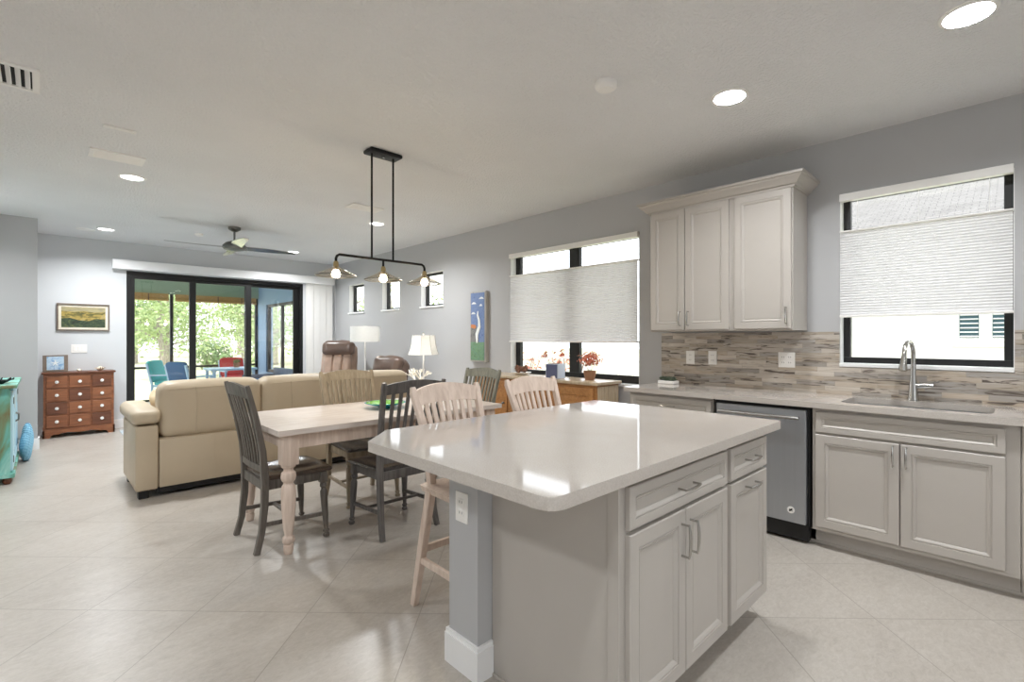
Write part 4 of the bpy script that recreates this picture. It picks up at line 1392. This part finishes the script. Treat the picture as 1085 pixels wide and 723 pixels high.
# photo frame and shells on it
t = thing('photo_frame', 'square grey-brown photo frame with a pale blue seaside picture on the chest', 'picture frame', (.14, 8.98, .869))
mt = Matrix.Rotation(R(-10), 4, 'X') @ Matrix.Rotation(R(-6), 4, 'Z')
b = MB()
b.box(-.125, .125, -.012, .012, 0, .225, .004, mtx=mt); o = b.build('frame', 'frame_taupe', t)
b = MB(); b.box(-.085, .085, -.015, -.012, .025, .205, mtx=mt); b.build('picture', 'photo_blue', t)
b = MB()
for i in range(5):
    a0 = PI / 2 + i * 2 * PI / 5
    b.prism([(.0, .115), (.014 * math.cos(a0 - .6), .115 + .014 * math.sin(a0 - .6)), (.05 * math.cos(a0), .115 + .05 * math.sin(a0)), (.014 * math.cos(a0 + .6), .115 + .014 * math.sin(a0 + .6))], 'y', -.018, -.015, mtx=mt)
b.build('starfish_motif', 'art_white', t)
MB().prism([(0.01, 0), (.10, 0), (.02, .16)], 'x', -.005, .005).build('easel_leg', 'frame_taupe', t)
for nm, lb, (x_, y_), sc_, sd_ in (('seashell', 'small white branching shell in the middle of the chest top', (.375, 8.96), .7, 4), ('seashell', 'larger brown spiny shell at the right end of the chest top', (.60, 8.96), 1.25, 9)):
    t = thing(nm, lb, 'shell', (x_, y_, .865))
    b = MB(); random.seed(sd_)
    b.lathe([(0, 0), (.02 * sc_, .004), (.035 * sc_, .02 * sc_), (.028 * sc_, .036 * sc_), (.012 * sc_, .048 * sc_), (0, .054 * sc_)], seg=14)
    for i in range(12):
        a = i * .52; l_ = random.uniform(.04, .065) * sc_
        b.tube([(.02 * sc_ * math.cos(a), .02 * sc_ * math.sin(a), .02 * sc_), (l_ * .8 * math.cos(a), l_ * .8 * math.sin(a), .034 * sc_), (l_ * math.cos(a), l_ * math.sin(a), .026 * sc_ * random.uniform(.5, 1.6))], [.008 * sc_, .005 * sc_, .001], 6)
    b.build('shell_body', 'coral_white' if sc_ < 1 else 'shell', t, smooth=50)

# painting and switch on far wall
t = thing('framed_painting', 'framed golden marsh landscape painting on the far wall above the chest', 'picture', (.436, FY, 1.616))
b = MB(); W2, H2 = .282, .19
b.box(-W2, W2, -.03, 0, H2 - .018, H2, .003); b.box(-W2, W2, -.03, 0, -H2, -H2 + .018, .003)
b.box(-W2, -W2 + .018, -.03, 0, -H2 + .018, H2 - .018, .003); b.box(W2 - .018, W2, -.03, 0, -H2 + .018, H2 - .018, .003)
b.build('frame', 'frame_taupe', t)
MB().box(-W2 + .018, W2 - .018, -.012, 0, -H2 + .018, H2 - .018).build('mat_board', 'mat_board', t, smooth=0)
p = MB().box(-.235, .235, -.016, -.012, -.142, .142).build('canvas', 'painting_gold', t, smooth=0)
MB().prism([(-.234, -.141), (.234, -.141), (.234, -.03), (.14, -.02), (.05, -.055), (-.06, -.04), (-.15, -.01), (-.234, -.02)], 'y', -.0165, -.016).build('painted_reeds', 'painting_green', p, smooth=0)
MB().prism([(-.234, .085), (-.1, .075), (0, .088), (.12, .07), (.234, .08), (.234, .141), (-.234, .141)], 'y', -.0165, -.016).build('painted_sky', 'painting_sky', p, smooth=0)
outlet('white triple light switch plate on the far wall above the chest', (.386, FY, 1.174), 0, .17, .118, 3, 'light switch')

# turquoise cabinet at the left edge
t = thing('accent_cabinet', 'distressed turquoise painted cabinet at the left edge of the photo', 'cabinet', (-.70, 6.30, 0))
MB().box(-.03, .545, -.03, 1.23, .865, .895, .006, 3).build('top', 'turquoise_distressed', t)
MB().box(0, .50, 0, 1.2, .10, .865, .003).build('body', 'turquoise_distressed', t, smooth=0)
MB().box(-.01, .53, -.015, 1.21, .06, .10, .004).build('base_shelf', 'turquoise_distressed', t, smooth=0)
for (x_, y_) in ((.02, .01), (.45, .01), (.02, 1.13), (.45, 1.13)):
    MB().turned((x_ + .03, y_ + .03, 0), (x_ + .03, y_ + .03, .06), [(0, .02), (.4, .032), (.8, .03), (1, .022)]).build('foot', 'walnut_dark', t)
for i in range(2):
    o = MB().panel(0, .56, .12, .84, t=.018, prof=[(.06, 0), (.064, .006), (.07, .008)]).build('door', 'pale_blue_distressed', t, smooth=25)
    o.rotation_euler = (0, 0, PI / 2); o.location = (.50, .03 + i * .58, 0)
    for hz_ in (.22, .75):
        MB().box(.005 if i == 0 else .52, .04 if i == 0 else .555, -.024, -.018, hz_ - .03, hz_ + .03, .002).build('hinge', 'bronze', o)
    MB().tube([(.53 if i == 0 else .03, -.018, .50), (.53 if i == 0 else .03, -.04, .51), (.53 if i == 0 else .03, -.04, .57), (.53 if i == 0 else .03, -.018, .58)], .005, 8).build('latch', 'bronze', o)
t = thing('metal_dish', 'dark metal openwork dish on top of the turquoise cabinet', 'dish', (-.30, 6.52, .895))
b = MB(); b.lathe([(0, 0), (.05, 0), (.06, .008), (.10, .03), (.105, .035), (.095, .034), (.05, .012), (0, .01)], seg=20)
for i in range(10):
    a = i * .63
    b.tube([(.09 * math.cos(a), .09 * math.sin(a), .03), (.12 * math.cos(a), .12 * math.sin(a), .05), (.11 * math.cos(a), .11 * math.sin(a), .035)], .006, 6)
b.build('bowl', 'black_metal', t)
for lb, (x_, y_), pz in (('light blue round woven pouf, the nearer of two by the turquoise cabinet', (-.118, 7.42), 1.0), ('light blue round woven pouf, the farther of two by the turquoise cabinet', (-.112, 7.86), 1.15)):
    t = thing('woven_pouf', lb, 'pouf', (x_, y_, .03), group='blue woven poufs')
    t.scale = (.34, pz, pz); t.location.z = 0
    b = MB()
    n, r_ = 20, .15
    prof = [(r_ * math.sin(PI * i / n), r_ - r_ * math.cos(PI * i / n)) for i in range(n + 1)]
    b.lathe(prof, seg=32, close=False)
    mt_ = b.build('ball', 'blue_weave', t)
    b = MB()
    for j in range(10):
        q = 2 * PI * j / 10
        b.tube([((r_ + .001) * math.sin(a) * math.cos(q + a * .8), (r_ + .001) * math.sin(a) * math.sin(q + a * .8), r_ - (r_ + .001) * math.cos(a)) for a in [.15 + 2.8 * i / 16 for i in range(17)]], .007, 6)
    b.build('ribs', 'blue_weave', t)

# ================================================================== OUTSIDE
struct(MB().box(-40, 60, FY + WT + 3.5, 90, -.25, -.12).build('lawn', 'lawn', smooth=0))
struct(MB().box(WX + WT, 40, -30, FY + WT + 3.5, -.25, -.12).build('side_yard', 'lawn', smooth=0))
LY = 12.72
struct(MB().box(-2.5, 3.95, FY + WT, LY + .1, -.12, -.01).build('lanai_floor', 'lanai_tile', smooth=0))
struct(MB().box(-2.5, 4.276, FY + WT, LY + .3, 2.62, 2.74).build('lanai_ceiling', 'lanai_green', smooth=0))
struct(MB().box(-2.5, 3.75, LY - .08, LY + .08, 2.27, 2.62).build('lanai_beam', 'lanai_green', smooth=0))
wall_mesh('x', 3.75, 3.9, FY + WT, LY + .08, [(10.3, 12.1, .55, 2.1)], 'lanai_blue', 'lanai_wall', 2.62)
t = thing('window_6', '', '', (3.78, 0, 0)); del t['label'], t['category']; struct(t)
b = MB(); b.box(0, .06, 10.3, 12.1, .55, .61); b.box(0, .06, 10.3, 12.1, 2.04, 2.1); b.box(0, .06, 10.3, 10.36, .61, 2.04); b.box(0, .06, 12.04, 12.1, .61, 2.04); b.box(0, .06, 11.17, 11.23, .61, 2.04)
b.build('window_frame', 'black_frame', t, smooth=0)
MB().box(.025, .03, 10.36, 12.04, .61, 2.04).build('window_pane', 'window_glass', t, smooth=0)
t = thing('screen_enclosure', 'black metal screen frame closing the porch beyond the sliding door', 'screen', (0, LY, 0))
b = MB()
for xx in (-2.4, -.4, .95, 2.03, 3.72): b.box(xx - .03, xx + .03, -.025, .025, -.01, 2.27)
b.build('posts', 'black_frame', t, smooth=0)
b = MB(); b.box(-2.4, 3.75, -.025, .025, .68, .725); b.box(-2.4, 3.75, -.025, .025, -.01, .03); b.build('rails', 'black_frame', t, smooth=0)
for (x0_, x1_, lb) in ((.2, 1.96, 'rolled bamboo shade on the porch, left of the screen post'), (2.08, 3.68, 'rolled bamboo shade on the porch, right of the screen post')):
    t = thing('bamboo_shade', lb, 'window shade', ((x0_ + x1_) / 2, LY - .12, 2.12), group='porch bamboo shades')
    h_ = (x1_ - x0_) / 2
    b = MB(); b.box(-h_, h_, -.01, .01, .04, .15)
    b.cyl((-h_, -.01, .03), (h_, -.01, .03), .032, seg=14)
    b.build('slats', 'bamboo', t)
    b = MB()
    for q in (-.6, 0, .6): b.box(q * h_ - .01, q * h_ + .01, -.045, -.042, 0, .14)
    b.build('straps', 'walnut_dark', t, smooth=0)

# patio furniture
def patio_chair(label, loc, rz, mat, frame='patio_blue'):
    t = thing('patio_chair', label, 'chair', loc, rz)
    for sx in (-1, 1):
        MB().sweep([(.24 * sx, -.24, 0), (.24 * sx, -.22, .42), (.24 * sx, -.32, .84)], (.018, .018)).build('rear_leg', frame, t)
        MB().sweep([(.24 * sx, .22, 0), (.24 * sx, .22, .60)], (.018, .018)).build('front_leg', frame, t)
        MB().box(.24 * sx - .03, .24 * sx + .03, -.26, .26, .60, .625, .004).build('arm', frame, t)
    MB().box(-.25, .25, -.24, .24, .38, .42, .004).build('seat', frame, t)
    MB().cushion(-.23, .23, -.20, .23, .42, .50, .03, .01).build('seat_cushion', mat, t, smooth=60)
    MB().cushion(-.23, .23, -.05, .05, 0, .42, .04, .01, mtx=Matrix.Translation((0, -.21, .48)) @ Matrix.Rotation(R(14), 4, 'X')).build('back_cushion', mat, t, smooth=60)
patio_chair('porch chair with a teal cushion outside the left door panel', (1.87, 11.75, -.01), R(-125), 'teal_cushion')
patio_chair('porch chair with a navy blue cushion by the porch table', (2.06, 10.95, -.01), R(-60), 'navy_cushion')
patio_chair('porch chair with a red cushion behind the porch table', (3.12, 12.15, -.01), R(180), 'red_cushion')
t = thing('patio_table', 'pale blue porch table beyond the sliding door', 'table', (2.85, 11.45, -.01))
MB().box(-.42, .42, -.35, .35, .68, .72, .006).build('tabletop', 'patio_blue', t)
for sx in (-1, 1):
    for sy in (-1, 1): MB().sweep([(.36 * sx, .29 * sy, 0), (.36 * sx, .29 * sy, .68)], (.025, .025)).build('leg', 'patio_blue', t)
t = thing('patio_sofa', 'slate blue wicker porch sofa outside the right door panel', 'sofa', (3.28, 10.45, -.01), R(90))
MB().box(-.6, .6, -.30, .30, .05, .38, .03, 3).build('base', 'patio_slate', t)
MB().box(-.6, .6, -.38, -.28, .05, .72, .03, 3).build('backrest', 'patio_slate', t)
for sx in (-1, 1): MB().box(min(sx * .6, sx * .68), max(sx * .6, sx * .68), -.38, .30, .05, .58, .02, 3).build('arm', 'patio_slate', t)
for i in range(2): MB().cushion(-.58 + i * .58, i * .58, -.27, .29, .37, .50, .04, .01).build('seat_cushion', 'navy_cushion', t, smooth=60)
t = thing('potted_plant', 'small yellow-green potted plant on the porch table', 'plant', (2.98, 11.5, .71))
MB().lathe([(0, 0), (.05, 0), (.065, .09), (.055, .09), (0, .08)]).build('pot', 'terracotta', t)
b = MB(); blossom_bunch(b, (0, 0, .13), (.09, .09, .05), 90, 4, .02); b.build('leaves', 'green_leaf', t, norm=False)

# trees
def tree(label, x, y, h, crown, n, seed, leafmat='tree_leaf', lean=0, tr=.13, low=.35, size=.16, name='tree', nb=9):
    random.seed(seed)
    t = thing(name, label, 'tree', (x, y, -.12))
    b = MB()
    pts = [(0, 0, 0)]
    for i in range(1, 6): pts.append((lean * i / 5 * h + random.uniform(-.1, .1), random.uniform(-.1, .1), h * .85 * i / 5))
    b.tube(pts, [tr * (1 - .14 * i) for i in range(6)], 10)
    ends = []
    for i in range(nb):
        z = h * random.uniform(low, .85)
        base = Vector((lean * z, 0, z))
        a = random.uniform(0, 2 * PI)
        e_ = base + Vector((math.cos(a) * crown * random.uniform(.5, 1), math.sin(a) * crown * random.uniform(.5, 1), random.uniform(-.1, .35) * crown))
        b.tube([base, (base + e_) / 2 + Vector((0, 0, .15)), e_], [tr * .38, tr * .25, tr * .1], 6)
        ends += [e_, (base + e_) / 2]
    ends.append(Vector(pts[-1]))
    b.build('trunk', 'bark', t)
    f = MB()
    for i in range(n):
        c_ = random.choice(ends)
        v = Vector((random.gauss(0, 1), random.gauss(0, 1), random.gauss(0, .7)))
        p = c_ + v * crown * .24
        f.leaf(p, Vector((random.gauss(0, 1), random.gauss(0, 1), random.gauss(0, 1) + .6)), size * random.uniform(.5, 1.2), .35, random.uniform(0, 6))
    f.build('foliage', leafmat, t, norm=False)
    return t
TR = [(3.0, 20.5, 5.5, 1.7, 'tree_leaf', .10, 'slim pale green tree farthest left beyond the porch screen'),
      (4.2, 27, 6, 1.9, 'tree_leaf', .14, 'green tree on the lawn just left of the first door stile'),
      (7.2, 23, 6.5, 1.8, 'tree_leaf', .24, 'thick-trunked tree on the lawn seen through the middle door panel'),
      (9.3, 28.5, 6.5, 2.2, 'tree_leaf', .16, 'tree right of the thick-trunked one in the middle door panel'),
      (12.8, 31, 7, 2.3, 'tree_leaf_dark', .15, 'dark leafy tree on the lawn seen near the porch corner'),
      (3.9, 35.5, 7, 1.9, 'tree_leaf_dark', .16, 'tall dark tree in the back row behind the leftmost lawn trees'),
      (10.2, 37.5, 7.5, 1.9, 'tree_leaf', .18, 'tall pale tree in the back row behind the middle door panel'),
      (16.6, 39, 8, 2.0, 'tree_leaf', .18, 'tall tree in the back row farthest right'),
      (6.8, 46, 10, 2.8, 'tree_leaf_dark', .2, 'distant tree closing the view beyond the left door panel'),
      (13.2, 50, 10, 2.8, 'tree_leaf', .2, 'distant tree closing the view beyond the middle door panel'),
      (20.5, 50, 10, 2.8, 'tree_leaf_dark', .2, 'distant tree closing the view beyond the right door panel')]
for sd_, (x_, y_, h_, cr, lm, tr_, lb) in enumerate(TR):
    tree(lb, x_, y_, h_, cr, 3800 if y_ < 40 else 2600, 30 + sd_, lm, 0, tr_, low=.16, size=.115 if y_ < 30 else .17 if y_ < 40 else .27, nb=14)
def bush(label, x, y, r, h, seed, mat='tree_leaf_dark', n=700, size=.08, cat='bush', group=None):
    random.seed(seed)
    t = thing('bush', label, cat, (x, y, -.12))
    b = MB()
    for i in range(7):
        a = i * .9
        b.tube([(0, 0, 0), (math.cos(a) * r * .4, math.sin(a) * r * .4, h * .5), (math.cos(a) * r * .7, math.sin(a) * r * .7, h * .85)], [.03, .02, .008], 5)
    b.build('stems', 'bark', t)
    f = MB()
    for i in range(n):
        v = Vector((random.gauss(0, 1), random.gauss(0, 1), random.gauss(0, 1))).normalized() * random.uniform(.5, 1)
        f.leaf(Vector((v.x * r, v.y * r, h * .55 + v.z * h * .48)), v + Vector((0, 0, .3)), size * random.uniform(.6, 1.2), .45, random.uniform(0, 6))
    f.build('foliage', mat, t, norm=False)
bush('round dark green bush on the lawn left of the screen post', 4.9, 22, .8, 1.5, 1, size=.10)
bush('low bush at the foot of the thick-trunked tree', 6.0, 20.4, .5, .9, 2, 'tree_leaf')
bush('wide green bush beneath the right-hand lawn trees', 11.0, 26.2, 1.2, 1.4, 3, 'tree_leaf', 900, .12)

# side yard seen through window wall
tree('slim tree outside the high windows, farthest from the camera', 7.6, 15.6, 3.4, 1.0, 260, 51, 'tree_leaf', 0, .06, .4, .09)
tree('slim tree outside the middle high window', 7.4, 13.0, 3.2, .9, 220, 52, 'tree_leaf', 0, .06, .4, .09)
tree('slim tree outside the high window nearest the dining area', 7.6, 10.4, 3.3, .9, 260, 53, 'tree_leaf', 0, .06, .4, .09)
for i, (x_, y_, r_, lb) in enumerate(((7.6, 8.7, .7, 'red-leaved shrub outside the left part of the dining window'), (7.3, 7.3, .6, 'red-leaved shrub outside the middle of the dining window'), (7.5, 6.2, .5, 'red-leaved shrub outside the dining window behind the flower pot'))):
    bush(lb, x_, y_, r_, 1.25, 60 + i, 'red_leaf', 260, .07)
t = thing('garden_fence', 'white picket fence outside the dining window', 'fence', (8.6, 0, -.12))
for i in range(56):
    y_ = 4.6 + i * .11
    MB().box(-.012, .012, y_, y_ + .03, .05, 1.02).build('picket', 'white_trim', t, smooth=0)
b = MB(); b.box(-.02, .02, 4.5, 10.8, .98, 1.05); b.box(-.02, .02, 4.5, 10.8, .10, .16); b.build('rails', 'white_trim', t, smooth=0)
b = MB()
for y_ in (4.5, 6.6, 8.7, 10.8): b.box(-.05, .05, y_ - .05, y_ + .05, 0, 1.12)
b.build('posts', 'white_trim', t, smooth=0)

# neighbour house
t = thing('neighbour_house', 'white stucco house next door with pale tiled roof outside the kitchen window', 'house', (9.0, 0, -.12))
MB().box(0, 6, -6, 4.2, 0, 2.75).build('walls', 'house_white', t, smooth=0)
b = MB().prism([(-.6, 2.72), (-.6, 2.85), (3.2, 4.75), (7, 2.85), (7, 2.72)], 'y', -6.6, 4.8)
b.build('roof', 'roof_tile', t, smooth=0)
f = MB(); f.box(-.03, 0, -.04, .68, 1.33, 2.37); f = f.build('window_frame', 'white_trim', t, smooth=0)
for (a, c_) in ((.03, .29), (.35, .61)):
    b = MB()
    b.box(-.05, -.03, a, a + .03, 1.4, 2.3); b.box(-.05, -.03, c_ - .03, c_, 1.4, 2.3); b.box(-.05, -.03, a + .03, c_ - .03, 1.4, 1.44); b.box(-.05, -.03, a + .03, c_ - .03, 2.26, 2.3)
    for i in range(14): b.prism([(-.05, 1.46 + i * .058), (-.045, 1.455 + i * .058), (-.032, 1.468 + i * .058), (-.037, 1.473 + i * .058)], 'y', a + .04, c_ - .04)
    b.build('shutter', 'white_trim', f, smooth=0)
    MB().box(-.034, -.0301, a + .035, c_ - .035, 1.435, 2.265).build('window_pane', 'shutter_teal', f, smooth=0)
